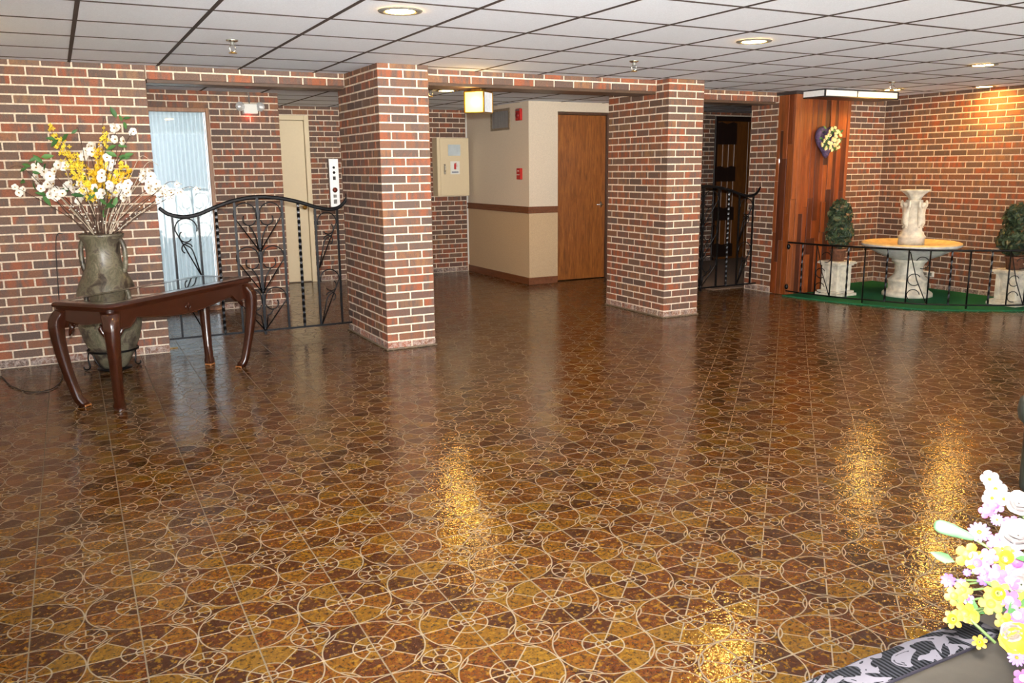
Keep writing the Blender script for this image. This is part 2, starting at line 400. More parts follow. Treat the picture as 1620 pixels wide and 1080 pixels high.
# ------------------------------------------------------------------ bricks
PZ = H / 33.6; PL = .2032; JT = .0118; BD = .02
_bm = {}
def brick_obj(parent, x0, x1, y0, y1, z0, z1):
    dx, dy, dz = round(x1 - x0, 3), round(y1 - y0, 3), round(z1 - z0, 3)
    k = (dx, dy, dz)
    if k not in _bm:
        _bm[k] = MB().box(-dx / 2, dx / 2, -dy / 2, dy / 2, -dz / 2, dz / 2, .0025).mesh('brick', M['brick'])
    j = lambda a: random.uniform(-a, a)
    return link('brick', _bm[k], parent, ((x0 + x1) / 2 + j(.0008), (y0 + y1) / 2 + j(.0008), (z0 + z1) / 2), (0, 0, j(.003)))
def courses(z0, z1):
    k = int(math.floor(z0 / PZ + 1e-6))
    while k * PZ < z1 - .006:
        a, b = max(k * PZ + JT / 2, z0), min((k + 1) * PZ - JT / 2, z1)
        if b - a > .012: yield k, a, b
        k += 1
def emit_bricks(parent, boxes):
    """boxes = [(x0,x1,y0,y1,z0,z1)]; those in view become parts of their own, up to 300, the rest one stuff part"""
    sc_ = []
    for b in boxes: sc_.append((seen((b[0] + b[1]) / 2, (b[2] + b[3]) / 2, (b[4] + b[5]) / 2, 45) , b))
    vis = sorted([q for q in sc_ if q[0] > 0], key=lambda q: -q[0]); rest = [q[1] for q in sc_ if q[0] <= 0] + [q[1] for q in vis[300:]]
    for _, b in vis[:300]: brick_obj(parent, *b)
    if rest:
        m = MB()
        for b in rest: m.box(*b, c=.0025)
        m.obj('brick_rest', M['brick'], parent, kind='stuff')
def wall_boxes(axis, plane, out, s0, s1, z0, z1, anchor, holes=()):
    """running bond on a plane; axis 'x' (plane is y) or 'y' (plane is x); out = +1/-1 direction of the face normal"""
    res = []
    for k, a, b in courses(z0, z1):
        off = anchor + (k % 2) * PL / 2
        i0 = int(math.floor((s0 - off) / PL)) - 1; i = i0
        while off + i * PL < s1:
            p, q = max(off + i * PL + JT / 2, s0), min(off + (i + 1) * PL - JT / 2, s1); i += 1
            if q - p < .02: continue
            segs = [(p, q)]
            for (h0, h1, g0, g1) in holes:
                if a < g1 - .01 and b > g0 + .01:
                    ns = []
                    for (c_, d_) in segs:
                        if d_ <= h0 or c_ >= h1: ns.append((c_, d_)); continue
                        if c_ < h0: ns.append((c_, h0 - .004))
                        if d_ > h1: ns.append((h1 + .004, d_))
                    segs = ns
            for (c_, d_) in segs:
                if d_ - c_ < .02: continue
                lo, hi = (plane - BD, plane + .002) if out > 0 else (plane - .002, plane + BD)
                res.append((c_, d_, lo, hi, a, b) if axis == 'x' else (lo, hi, c_, d_, a, b))
    return res
REC = .0045   # mortar sits this far behind the brick faces

# ------------------------------------------------------------------ FLOOR
T = .318368; PH = -.011925; OX, OY = -.0781, -1.463
fl_ = struct(MB().box(-3.2, 11.5, -6.4, 7.2, -.12, -.0035).obj('floor', M['grout']), 'brown and gold glazed tile floor with a wheel and circle pattern', 'floor')
tile_me = MB().box(-T / 2 + .0012, T / 2 - .0012, -T / 2 + .0012, T / 2 - .0012, -.012, 0, .0016).mesh('tile', M['floor'])
cand = []
for i in range(-12, 38):
    for j in range(-17, 28):
        a, b = (i + .5) * T, (j + .5) * T
        x = OX + a * math.cos(PH) - b * math.sin(PH); y = OY + a * math.sin(PH) + b * math.cos(PH)
        if -3.0 < x < 11.3 and -6.2 < y < 7.0: cand.append((seen(x, y, 0, 90), x, y))
cand.sort(key=lambda q: -q[0])
for k, (sv, x, y) in enumerate(cand[:300]):
    link('tile', tile_me, fl_, (x, y, random.uniform(-.0006, .0004)), (random.uniform(-.0012, .0012), random.uniform(-.0012, .0012), PH))
m = MB()
for (sv, x, y) in cand[300:]:
    mt = Matrix.Translation((x, y, random.uniform(-.0006, .0003))) @ Euler((random.uniform(-.001, .001), random.uniform(-.001, .001), PH)).to_matrix().to_4x4()
    h = T / 2 - .0012; m.box(-h, h, -h, h, -.012, 0, .0016, mat=mt)
m.obj('tile_rest', M['floor'], fl_, kind='stuff')

struct(MB().box(-45, 55, -70, -6.41, -.3, -.06).obj('floor_bounce', plain('pale_bounce_ground', (208, 204, 196), .9, var=.05, scale=2)), 'pale ground added behind the camera to bounce sunlight onto the ceiling', 'ground')  # unseen sunlit ground, added as a reflector to brighten the ceiling
# ------------------------------------------------------------------ CEILING
G = .6096; GY = .6083
ce = struct(MB().box(-3.2, 11.5, -6.4, 4.70, H + .025, H + .14).box(2.0, 11.5, 4.70, 7.2, H + .025, H + .14).obj('ceiling', M['white_wall']), 'white suspended ceiling of square panels in dark bars', 'ceiling')
BW = .011
pan_me = MB().box(-G / 2 + BW - .002, G / 2 - BW + .002, -GY / 2 + BW - .002, GY / 2 - BW + .002, -.010, .012, .003).mesh('panel', M['panel'])
rest = MB()
for i in range(-6, 19):
    for j in range(-12, 12):
        x, y = (i + .5) * G, (j + .5) * GY
        if y > 4.7 and x < 2.0: continue
        if not (-3.1 < x < 11.4 and -6.3 < y < 7.1): continue
        if seen(x, y, H, 130): link('panel', pan_me, ce, (x, y, H + .011), (0, 0, 0))
        else: rest.box(x - G / 2 + BW, x + G / 2 - BW, y - GY / 2 + BW, y + GY / 2 - BW, H + .001, H + .02)
rest.obj('panel_rest', M['panel'], ce, kind='stuff')
for i in range(-5, 20):
    y1 = 4.70 if i * G < 2.0 else 7.15
    MB().box(i * G - BW, i * G + BW, -6.3, y1, H - .002, H + .02, .0015).obj('main_runner', M['tbar'], ce)
for j in range(-10, 12):
    x0 = -3.1 if j * GY < 4.6 else 2.0
    MB().box(x0, 11.4, j * GY - BW, j * GY + BW, H - .0015, H + .02, .0015).obj('cross_runner', M['tbar'], ce)

# ------------------------------------------------------------------ WALLS
WX1, WY = .516, 2.598
def brick_wall(name, label, core, boxes, corebottom=True):
    o = struct(MB().box(*core).obj(name, M['mortar']), label, 'wall'); emit_bricks(o, boxes); return o
# left wall
brick_wall('wall_left', 'red and brown brick wall at the left behind the vase', (-3.1, WX1 - REC, WY + REC, WY + .20, 0, H + .02),
           wall_boxes('x', WY, -1, -3.1, WX1, 0, H + .01, WX1 + JT / 2))
# wall beside the curtained window
LY = 4.66
holes = [(.25, 1.285, 0, 2.085)]
lw = MB()
lw.box(-1.5, .25, LY + REC, LY + .16, 0, H + .02).box(.25, 1.285, LY + REC, LY + .16, 2.085, H + .02).box(1.285, 1.995 - REC, LY + REC, LY + .16, 0, H + .02)
o = struct(lw.obj('wall_lobby', M['mortar']), 'brick wall beside the tall curtained window with the emergency light', 'wall')
emit_bricks(o, wall_boxes('x', LY, -1, -1.5, 1.995, 0, H + .01, 1.995 + JT / 2, holes))
# return of that wall, plain side towards the passage
struct(MB().box(1.86, 1.985, LY + .165, 6.45, 0, H + .02).obj('wall_passage', M['white_wall']), 'plain side wall of the passage behind the lobby brickwork', 'wall')
# far wall of the corridor
FY = 6.45
fw = MB().box(1.9, 2.36, FY + REC, FY + .16, 0, H + .02).box(2.36, 2.775, FY + REC, FY + .16, 2.14, H + .02).box(2.775, 5.05, FY + REC, FY + .16, 0, H + .02)
o = struct(fw.obj('wall_corridor', M['mortar']), 'brick wall at the back of the corridor behind the left pillar', 'wall')
emit_bricks(o, wall_boxes('x', FY, -1, 2.0, 5.0, 0, H + .01, 2.78, [(2.0, 2.775, 0, 2.14)]))
# cream block with the wood door
BX, BY = 5.015, 4.63
bl = MB()
ZR = .94
for mi, z0, z1 in ((0, ZR, H + .02), (1, 0, ZR)):
    bl.box(BX, BX + .10, BY + .1, FY + .1, z0, z1, mi=mi)
    bl.box(BX, 5.43, BY, BY + .1, z0, z1, mi=mi)
    bl.box(5.43, 5.46, BY + .1, BY + .2, z0, z1, mi=mi)
    bl.box(6.26, 7.0, BY, BY + .1, z0, z1, mi=mi)
bl.box(5.43, 6.26, BY, BY + .2, 2.14, H + .02)
wc = struct(bl.obj('wall_cream', [M['wall_cream'], M['wall_tan']]), 'two tone cream and tan wall with a wooden chair rail', 'wall')
MB().box(BX - .012, BX + .012, BY + .02 + 1.78, BY + 1.82, 0.1, H - .01, .002).obj('corner_strip', M['white'], wc)
def rail_prof(mb, z, h, d, x0, x1, y0, y1):
    # moulding running along the left face then the front face
    for (a, b, t) in ((0, .28, d), (.28, .62, d * .6), (.62, 1, d)):
        mb.box(x0 - t, x0, y0 - t, y1, z + a * h, z + b * h, .002)
        mb.box(x0, x1, y0 - t, y0, z + a * h, z + b * h, .002)
struct((lambda q: (rail_prof(q, .897, .083, .02, BX, 5.425, BY, FY - .03), q.obj('trim_1', M['rail_wood']))[1])(MB()), 'brown wooden chair rail round the cream wall', 'trim')
struct(MB().box(BX - .012, BX, BY - .012, FY - .03, 0, .09, .002).box(BX, 5.425, BY - .012, BY, 0, .09, .002).obj('baseboard_cream', M['rail_wood']), 'brown baseboard at the foot of the cream wall', 'baseboard')
# alcove walls
RX, AY = 8.85, 2.585
brick_wall('wall_right', 'brick wall on the right behind the fountain with warm light on it', (RX + REC, RX + .2, -6.3, 2.8, 0, H + .02),
           wall_boxes('y', RX, -1, -1.2, AY, 0, H + .01, AY))
brick_wall('wall_alcove', 'narrow brick wall between the wood planks and the right wall', (7.6, RX + REC, AY + REC, AY + .2, 0, H + .02),
           wall_boxes('x', AY, -1, 7.85, RX - .004, 0, H + .01, RX))
# jamb pier beside the far gate
JX = 7.08
brick_wall('wall_jamb', 'narrow brick pier beside the dark wooden doors and the gate', (JX + REC, 7.5, 2.5, 3.0 - REC, 0, H + .02),
           wall_boxes('y', JX, -1, 2.56, 3.0, 0, H + .01, 2.575))
# room beyond the far gate
DY = 5.6
o = struct(MB().box(7.0, 8.80, DY + REC, DY + .16, 0, H + .02).box(8.80, 10.2, DY + REC, DY + .16, 2.20, H + .02).box(10.2, 11.4, DY + REC, DY + .16, 0, H + .02).obj('wall_far', M['mortar']), 'dark brick wall round the panelled double doors beyond the gate', 'wall')
emit_bricks(o, wall_boxes('x', DY, -1, 7.9, 10.4, 0, H + .01, 8.8, [(8.80, 10.2, 0, 2.20)]))
struct(MB().box(6.95, 7.05, BY + .1, 7.0, 0, H + .02).box(11.4, 11.5, -6.3, 7.1, 0, H + .02).box(6.2, 7.0, FY, FY + .1, 0, H + .02).obj('wall_side_block', M['white_wall']), 'plain side walls added round the far room against light leaks', 'wall')  # unseen walls added to close the sides against light leaks
struct(MB().box(7.5, 11.4, 2.85, 2.95, 0, H + .02).obj('wall_inner', M['white_wall']), 'plain back of the alcove wall inside the far room', 'wall')
struct(MB().box(1.9, 11.5, 7.0, 7.1, -.1, H + .05).box(7.05, 11.4, DY + .17, DY + .25, -.05, H + .05).obj('wall_leak_block', M['white_wall']), 'plain unseen wall added behind the doors to block stray light', 'wall')  # backing added so no sky light leaks under the doors
struct(MB().box(-3.2, -3.1, -6.3, 4.7, 0, H + .02).obj('wall_west', M['white_wall']), 'plain wall at the far left outside the picture', 'wall')
struct(MB().box(-1.6, -1.5, 2.8, 4.8, 0, H + .02).obj('wall_end_block', M['white_wall']), 'plain end wall added behind the left brick wall against light leaks', 'wall')  # hidden wall added to keep outside light from leaking in

# ------------------------------------------------------------------ PILLARS
def pillar(x0, x1, y0, y1, label):
    root = thing('brick_pillar', label, 'pillar', ((x0 + x1) / 2, y0, 0))
    lx, ly = -(x0 + x1) / 2, -y0
    MB().box(x0 + REC + lx, x1 - REC + lx, REC, y1 - REC + ly, 0, H + .01).obj('mortar_core', M['mortar'], root)
    BT = .0921; boxes = []; hidden = []
    for k, a, b in courses(0, H + .004):
        if k % 2 == 0:   # stretchers on the front
            mid = (x0 + x1) / 2
            boxes += [(x0, mid - JT / 2, y0, y0 + BT, a, b), (mid + JT / 2, x1, y0, y0 + BT, a, b)]
            s = y0 + BT + JT
        else:
            boxes += [(x0 + BT + JT, x1 - BT - JT, y0, y0 + BT, a, b)]
            s = y0
        while s < y1 - .03:
            e = min(s + PL - JT, y1); boxes.append((x0, x0 + BT, s, e, a, b))
            if k % 2 == 1 and s == y0: boxes.append((x1 - BT, x1, s, e, a, b))
            else: hidden.append((x1 - BT, x1, s, e, a, b))
            s = e + JT
    for (p, q, r_, s_, a, b) in boxes[:300] if len(boxes) > 300 else boxes: brick_obj(root, p + lx, q + lx, r_ + ly, s_ + ly, a, b)
    hidden += boxes[300:]
    m = MB()
    for (p, q, r_, s_, a, b) in hidden: m.box(p + lx, q + lx, r_ + ly, s_ + ly, a, b, .0025)
    m.obj('brick_rest', M['brick'], root, kind='stuff')
    MB().box(x0 - .012 + lx, x1 + .012 + lx, -.012, y1 + .012 + ly, 0, .014, .004).obj('mortar_fillet', M['grout'], root)
    return root
pillar(2.093, 2.516, 1.756, 2.81, 'nearer square brick pillar left of the hanging lantern')
pillar(4.95, 5.372, 1.817, 2.81, 'further square brick pillar right of the plain wooden door')

# ------------------------------------------------------------------ BRICK BEAMS over the openings
def beam(x0, x1, y0, depth, label, anchor):
    zb = 32 * PZ + JT / 2 - .004
    root = thing('brick_beam', label, 'beam', ((x0 + x1) / 2, y0, zb)); lx, ly = -(x0 + x1) / 2, -y0
    MB().box(x0 + lx, x1 + lx, REC, depth, .006, H + .02 - zb).obj('mortar_core', M['mortar'], root)
    MB().box(x0 + .004 + lx, x1 - .004 + lx, .008, depth + .004, -.022, .006, .003).obj('lintel_board', M['soffit'], root)
    for b in wall_boxes('x', y0, -1, x0 + .005, x1 - .005, 32 * PZ, H + .008, anchor): brick_obj(root, b[0] + lx, b[1] + lx, b[2] + ly, b[3] + ly, b[4] - zb, b[5] - zb)
beam(WX1 + .003, 2.09, WY, .20, 'brick beam over the left gate beside the nearer pillar', WX1)
beam(2.52, 4.947, 2.0, .30, 'brick beam spanning between the two pillars above the lantern', 2.6)
beam(5.375, 7.075, 2.60, .25, 'brick beam over the far gate and the dark doors', 5.4)

# ------------------------------------------------------------------ DOORS AND WINDOW
struct(MB().box(6.65, 11.4, 3.06, DY + .05, .0005, .007).obj('floor_carpet', plain('taupe_carpet', (124, 104, 88), .95, var=.12, scale=200, bump=.5)), 'taupe carpet on the floor of the far room beyond the gate', 'floor')
# window_1: tall window with sheer curtain
wn = struct(link('window_1', None, None, (.25, LY, 0)), 'tall window with golden oak frame and white curtain behind the glass', 'window')
MB().box(1.0, 1.035, -.012, .10, 0, 2.085, .003).obj('frame', M['frame_wood'], wn)
MB().box(0, .035, -.012, .10, 0, 2.085, .003).obj('frame', M['frame_wood'], wn)
MB().box(.035, 1.0, -.012, .10, 2.045, 2.085, .003).obj('frame', M['frame_wood'], wn)
MB().box(.035, 1.0, -.012, .10, 0, .05, .003).obj('sill', M['frame_wood'], wn)
MB().box(.985, 1.0, .01, .04, .05, 2.045, .002).obj('glazing_bead', M['steel'], wn)
MB().box(.035, .985, .02, .028, .05, 2.045).obj('pane', M['glass'], wn)
cu = MB(); nx, nz = 150, 8; vs = []; fs = []
for k in range(nz + 1):
    for i in range(nx + 1):
        x = .29 + .95 * i / nx; z = .04 + 2.03 * k / nz
        vs.append((x, LY + .10 + .014 * math.sin(i * 2 * PI / 6.5) + .004 * math.sin(i * .9 + k * .3), z))
for k in range(nz):
    for i in range(nx): q = k * (nx + 1) + i; fs.append((q, q + 1, q + nx + 2, q + nx + 1))
tag(cu.add(vs, fs).obj('curtain', M['curtain']), 'white pleated sheer curtain hanging behind the tall window', 'curtain')
# door_1 cream door at the end of the passage
d1 = struct(link('door_1', None, None, (2.36, FY, 0)), 'narrow cream steel door at the end of the passage', 'door')
MB().box(.355, .415, -.03, .06, 0, 2.14, .004).obj('frame', M['cream'], d1)
MB().box(-.3, .355, -.03, .06, 2.08, 2.14, .004).obj('frame', M['cream'], d1)
MB().box(-.3, .35, -.01, .03, .012, 2.075, .003).obj('door_leaf', M['cream'], d1)
k = MB().lathe([(.0, 0), (.012, 0), (.012, .03), (.026, .036), (.03, .05), (.022, .062), (0, .064)], 16)
k.v = [(x + .30, -.01 - z, y + .98) for x, y, z in k.v]; k.obj('door_knob', M['brass'], d1)
# door_2 flush oak door in the cream wall
d2 = struct(link('door_2', None, None, (5.43, BY + .12, 0)), 'flush oak veneer door set in the cream wall', 'door')
MB().box(.80, .83, -.03, .06, 0, 2.14, .003).obj('frame', M['walnut'], d2)
MB().box(0, .80, -.03, .06, 2.11, 2.14, .003).obj('frame', M['walnut'], d2)
MB().box(0, .012, -.03, .06, 0, 2.11, .002).obj('frame', M['walnut'], d2)
MB().box(.014, .798, 0, .04, .01, 2.108, .002).obj('door_leaf', M['oak'], d2)
hd = MB().box(.72, .745, -.008, 0, .94, 1.01, .002); hd.tube([(.733, -.005, .975), (.733, -.05, .975), (.72, -.056, .975), (.63, -.056, .975)], .009, 8); hd.obj('door_handle', M['chrome'], d2)
# door_3 pair of panelled doors in the dark room
d3 = struct(link('door_3', None, None, (8.80, DY, 0)), 'dark panelled double doors beyond the far gate', 'door')
MB().box(0, 1.4, -.02, .10, 2.13, 2.20, .004).obj('frame', M['dark_door'], d3)
MB().box(0, .05, -.02, .10, 0, 2.13, .004).obj('frame', M['dark_door'], d3)
MB().box(1.35, 1.4, -.02, .10, 0, 2.13, .004).obj('frame', M['dark_door'], d3)
for q in range(2):
    lf = MB().box(.052 + .65 * q, .698 + .65 * q, .03, .07, .01, 2.128, .003).obj('door_leaf', M['spanish'], d3)
    X0 = .052 + .65 * q
    if q == 0:
        for z0, z1 in ((1.78, 2.1), (1.22, 1.44), (.62, .82), (.05, .25)):
            MB().prism([(X0 + .0, z0), (X0 + .38, z0), (X0 + .38, z1), (X0 + .30, z1 + .015), (X0 + .19, z1 - .02), (X0 + .08, z1 + .015), (X0, z1)], -.012, .03).obj('door_rail', M['dark_door'], d3)
        for k in range(4): MB().box(X0 + .012 + k * .115, X0 + .042 + k * .115, .012, .03, .2, 1.85, .006).obj('door_stile', M['spanish'], d3)
    else:
        for k in range(3): MB().box(X0 + .06 + k * .2, X0 + .20 + k * .2, .018, .03, .2, 1.95, .008).obj('raised_panel', M['spanish'], d3)

# ------------------------------------------------------------------ PLANKED WOOD PIER
PX0, PX1, PY = 7.065, 7.93, 2.30
pw = struct(MB().box(PX0 + .02, PX1 - .003, PY + .02, 2.59, 0, H + .02).obj('wall_planked', M['walnut']), 'reddish cedar plank wall carrying the flower wreath', 'wall')
MB().box(PX0 - .004, PX1, PY - .004, 2.59, H - .035, H - .004, .002).obj('head_trim', M['tbar'], pw)
def planks(s0, s1, fr):
    s = s0
    while s < s1 - .02:
        wd = random.choice((.05, .065, .075, .09)); e = min(s + wd, s1)
        if s1 - e < .03: e = s1
        z = .004
        cuts = sorted(random.uniform(.3, 2.0) for _ in range(random.choice((1, 2, 2, 3)))) + [H - .036]
        for c in cuts:
            if c - z > .08:
                t = random.choice((.012, .016, .02, .024)); fr(s + .001, e - .001, z, c - .002, t); z = c
        s = e
planks(PX0, PX1, lambda a, b, z0, z1, t: MB().box(a, b, PY + .02 - t, PY + .03, z0, z1, .0015).obj('plank', M['plank'], pw))
planks(PY + .02, 2.56, lambda a, b, z0, z1, t: MB().box(PX0 + .02 - t, PX0 + .03, a, b, z0, z1, .0015).obj('plank', M['plank'], pw))

# ------------------------------------------------------------------ IRON GATES
def arc(cx, cz, r, a0, a1, n=14, r1=None):
    r1 = r if r1 is None else r1
    return [(cx + (r + (r1 - r) * i / n) * math.cos(a0 + (a1 - a0) * i / n), cz + (r + (r1 - r) * i / n) * math.sin(a0 + (a1 - a0) * i / n)) for i in range(n + 1)]
def smooth(pts, k=6):
    out = []; n = len(pts)
    for i in range(n - 1):
        a, b, c, d = pts[max(i - 1, 0)], pts[i], pts[i + 1], pts[min(i + 2, n - 1)]
        for j in range(k):
            u = j / k; out.append(tuple(.5 * (2 * b[q] + (c[q] - a[q]) * u + (2 * a[q] - 5 * b[q] + 4 * c[q] - d[q]) * u * u + (3 * b[q] - a[q] - 3 * c[q] + d[q]) * u ** 3) for q in range(len(b))))
    return out + [pts[-1]]
def gate(x0, x1, y, label, mirror_end=True):
    """gate across an opening x0..x1 in the plane y; design given on a 0..1.6 wide panel"""
    W = x1 - x0; k = W / 1.577
    root = thing('iron_gate', label, 'gate', (x0, y, 0))
    P = lambda x, z, d=0: (x * k, d, z)
    top_pts = [(.025, 1.165), (.09, 1.115), (.20, 1.088), (.32, 1.105), (.46, 1.160), (.61, 1.208), (.795, 1.235), (.98, 1.222), (1.15, 1.185), (1.29, 1.140), (1.415, 1.113), (1.50, 1.125), (1.555, 1.165), (1.585, 1.208)]
    tp = smooth(top_pts, 5); zt = lambda x: min(tp, key=lambda q: abs(q[0] - x))[1]
    m = MB()
    for dz in (-.004, .004): m.tube([P(a, b + dz) for a, b in tp], .0125, 8)
    m.ball(P(1.588, 1.235), .016, 8, 6, (1, 1, 1.6)); m.obj('top_rail', M['iron'], root)
    m = MB().box(0.012, W - .0, -.007, .007, .078, .094); m.tube([P(1.577, .086), P(1.59, .10), P(1.592, .135)], .009, 6); m.ball(P(1.592, .16), .018, 8, 6, (1, 1, 1.7)); m.obj('bottom_rail', M['iron'], root)
    ups = [.117, .318, .612, .80, 1.008, 1.293, 1.49]
    for u in ups:
        h = .0085 if u != .80 else .0105; zb = .05 if u in (.80,) else .082
        MB().box(u * k - h, u * k + h, -h, h, zb, zt(u)).obj('upright', M['iron'], root)
    for u in (.461, 1.146): MB().twist(P(u, .085), P(u, zt(u)), .0095, 5, steps=80).obj('twisted_bar', M['iron_twist'], root)
    def scroll(pts): MB().tube([P(a, b) for a, b in pts], .0055, 6).obj('scroll', M['iron'], root)
    # centre: three stacked hearts either side of the centre bar
    nodes = [(.79, 1.20), (.43, .83), (.10, .47)]
    for zn, ztop in nodes:
        for sg in (-1, 1):
            R_ = .095; cx = .80 + sg * .105; cz = ztop - R_ - .01
            a0, a1 = (-.25, PI) if sg > 0 else (PI + .25, 0)
            scroll([(.80 + sg * .012, zn)] + arc(cx, cz, R_, a0, a1, 14, .09) + [(.80 + sg * .010, cz - .05)])
            hk = arc(.80 + sg * .075, ztop - .15, .05, (.6 if sg > 0 else PI - .6), (-PI * .95 if sg > 0 else PI * 1.95), 14, .055)
            scroll(hk); scroll([(.80 + sg * .012, zn)] + smooth([(.80 + sg * .03, zn + .12), (.80 + sg * .055, ztop - .24), (.80 + sg * .08, ztop - .203)], 4))
        MB().ball(P(.80, zn), .017, 8, 6, (1, 1, 1.5)).obj('collar', M['iron'], root)
    # side panels: two tall scrolls each
    for xa, xb in ((.318, .117), (1.293, 1.49)):
        sg = 1 if xb > xa else -1; wd = abs(xb - xa)
        for zn, ztop in ((.60, 1.09), (.095, .585)):
            ztp = min(ztop, zt((xa + xb) / 2) - .01); R_ = wd / 2 - .012; cx = (xa + xb) / 2; cz = ztp - R_
            a0, a1 = (-.1, PI + .3) if sg > 0 else (PI + .1, -.3)
            scroll([(xa + sg * .012, zn)] + arc(cx, cz, R_, a0, a1, 14, R_ * .95))
            scroll(arc(cx + sg * .01, cz - .06, .048, (.9 if sg > 0 else PI - .9), (-PI * .85 if sg > 0 else PI * 1.85), 12))
            scroll(arc(cx + sg * .005, cz - .16, .042, (PI * .9 if sg > 0 else PI * .1), (-PI * .35 if sg > 0 else PI * 1.35), 12))
            scroll([(xa + sg * .012, zn)] + smooth([(xa + sg * .05, zn + .16), (xa + sg * .075, cz - .16), (cx + sg * .035, cz - .12)], 4))
    return root
gate(WX1, 2.093, 2.72, 'black wrought iron gate left of the nearer pillar behind the console table')
gate(5.372, JX, 2.80, 'black wrought iron gate right of the further pillar before dark doors')

# ------------------------------------------------------------------ ALCOVE: turf, fence, fountain, planters
cpts = [(7.06, 2.30), (7.10, 1.95), (7.2, 1.55), (7.274, 1.381), (7.50, .90), (7.858, .60), (8.284, .34), (8.85, .15)]
def crv(t):
    i = int(min(max(t, 0), len(cpts) - 1.0001)); u = t - i; Q = lambda k: Vector(cpts[min(max(k, 0), len(cpts) - 1)])
    a, b, c, d = Q(i - 1), Q(i), Q(i + 1), Q(i + 2)
    return .5 * (2 * b + (c - a) * u + (2 * a - 5 * b + 4 * c - d) * u * u + (3 * b - a - 3 * c + d) * u ** 3)
edge = [crv(7 * i / 50) for i in range(51)]
cen = Vector((8.6, 2.2)); off = [q + (q - cen).normalized() * .06 for q in edge]
poly = [(min(q.x, RX - .002), min(q.y, 2.29)) for q in off] + [(RX - .002, AY - .004), (PX1 + .004, AY - .004), (PX1 + .004, PY - .026), (PX0 - .002, PY - .026)]
turf = MB().prism(poly, .001, .016, lambda a, b, t: (a, b, t)).obj('turf_mat', M['turf']); tag(turf, 'green artificial turf mat under the fountain', 'mat')
fence = thing('alcove_fence', 'low curved black iron fence in front of the fountain', 'fence', (7.06, 2.30, 0))
FO = Vector((7.06, 2.30, 0)); fp = lambda t, z: (crv(t).x - FO.x, crv(t).y - FO.y, z)
ts = [7 * i / 70 for i in range(71)]
MB().tube([fp(t, .605) for t in ts], .0105, 8).obj('top_rail', M['iron'], fence)
MB().tube([fp(t, .055) for t in ts], .008, 6).obj('bottom_rail', M['iron'], fence)
for z in (.56, .105): MB().ball((fp(.05, z)[0] - .01, fp(.05, z)[1] - .01, z), .022, 8, 6, (1, 1, 1.5)).obj('bracket', M['iron'], fence)
for t in (1.076, 1.481, 3.748, 4.133, 5.714, 6.05): MB().tube([fp(t, .055), fp(t, .6)], .0075, 6).obj('upright', M['iron'], fence)
for t in (2.9, 4.939, 6.6): MB().tube([fp(t, 0.017), fp(t, .6)], .0085, 6).obj('post', M['iron'], fence)
for t in (.635, 1.936, 3.402, 4.563, 5.359, 6.35): MB().twist(fp(t, .055), fp(t, .6), .0075, 1.6, steps=40).obj('twisted_bar', M['iron_twist'], fence)
for ta, tb, fl in ((1.076, 1.481, 1), (3.748, 4.133, 1), (5.714, 6.05, 1)):
    A, B = Vector(fp(ta, 0)), Vector(fp(tb, 0)); L = (B - A).length
    Q = lambda s, z: tuple(A + (B - A) * s + Vector((0, 0, z)))
    MB().tube([Q(.06, .58), Q(.45, .3), Q(.97, .065)], .005, 6).obj('diagonal_bar', M['iron'], fence)
    R_ = .30
    for (cs, czz, a0, a1) in ((.66, .475, -1.9, 2.8), (.34, .30, .5, 5.4), (.34, .14, .2, 5.0)):
        MB().tube([Q(cs + R_ * math.cos(a), czz + R_ * L * math.sin(a)) for a in [a0 + (a1 - a0) * i / 16 for i in range(17)]], .0042, 6).obj('scroll', M['iron'], fence)

# fountain
FC = (8.14, 1.54)
ft = thing('garden_fountain', 'white stone tiered fountain with carved figures on green turf', 'fountain', (FC[0], FC[1], .016), .4)
MB().lathe([(.0, 0), (.262, 0), (.262, .03), (.25, .045), (.225, .06), (.205, .075), (.205, .155), (.213, .165), (.213, .18), (.20, .19), (.165, .22), (.148, .26), (.142, .30), (.148, .34), (.165, .37), (.185, .385), (.185, .41), (.0, .41)], 40).obj('pedestal', M['stone'], ft)
MB().lathe([(0, .411), (.19, .411), (.235, .425), (.33, .465), (.42, .51), (.47, .54), (.50, .552), (.515, .562), (.515, .580)], 48, caps=False).obj('bowl', M['stone_bowl'], ft)
MB().lathe([(.515, .580), (.512, .59), (.49, .598), (.46, .592), (.40, .572), (.25, .565), (0, .565)], 48, caps=False).obj('bowl_rim', M['stone_gold'], ft)
MB().lathe([(0, .566), (.135, .566), (.135, .618), (.128, .626), (.142, .642), (.142, .662), (.128, .674), (.122, .69), (.124, .70), (.104, .715), (.098, .75), (.088, .785), (.074, .82), (.068, .88), (.074, .95), (.086, 1.02), (.088, 1.05), (.06, 1.06)], 32).obj('column', M['stone'], ft)
sh = lambda r, z, th: r * (1 + .05 * math.cos(th * 9)) if .07 < r else r
MB().lathe([(0, 1.055), (.06, 1.055), (.075, 1.09), (.10, 1.12), (.135, 1.145), (.15, 1.155), (.15, 1.168), (.13, 1.165), (.06, 1.14), (0, 1.13)], 54, fn=sh).obj('top_dish', M['stone'], ft)
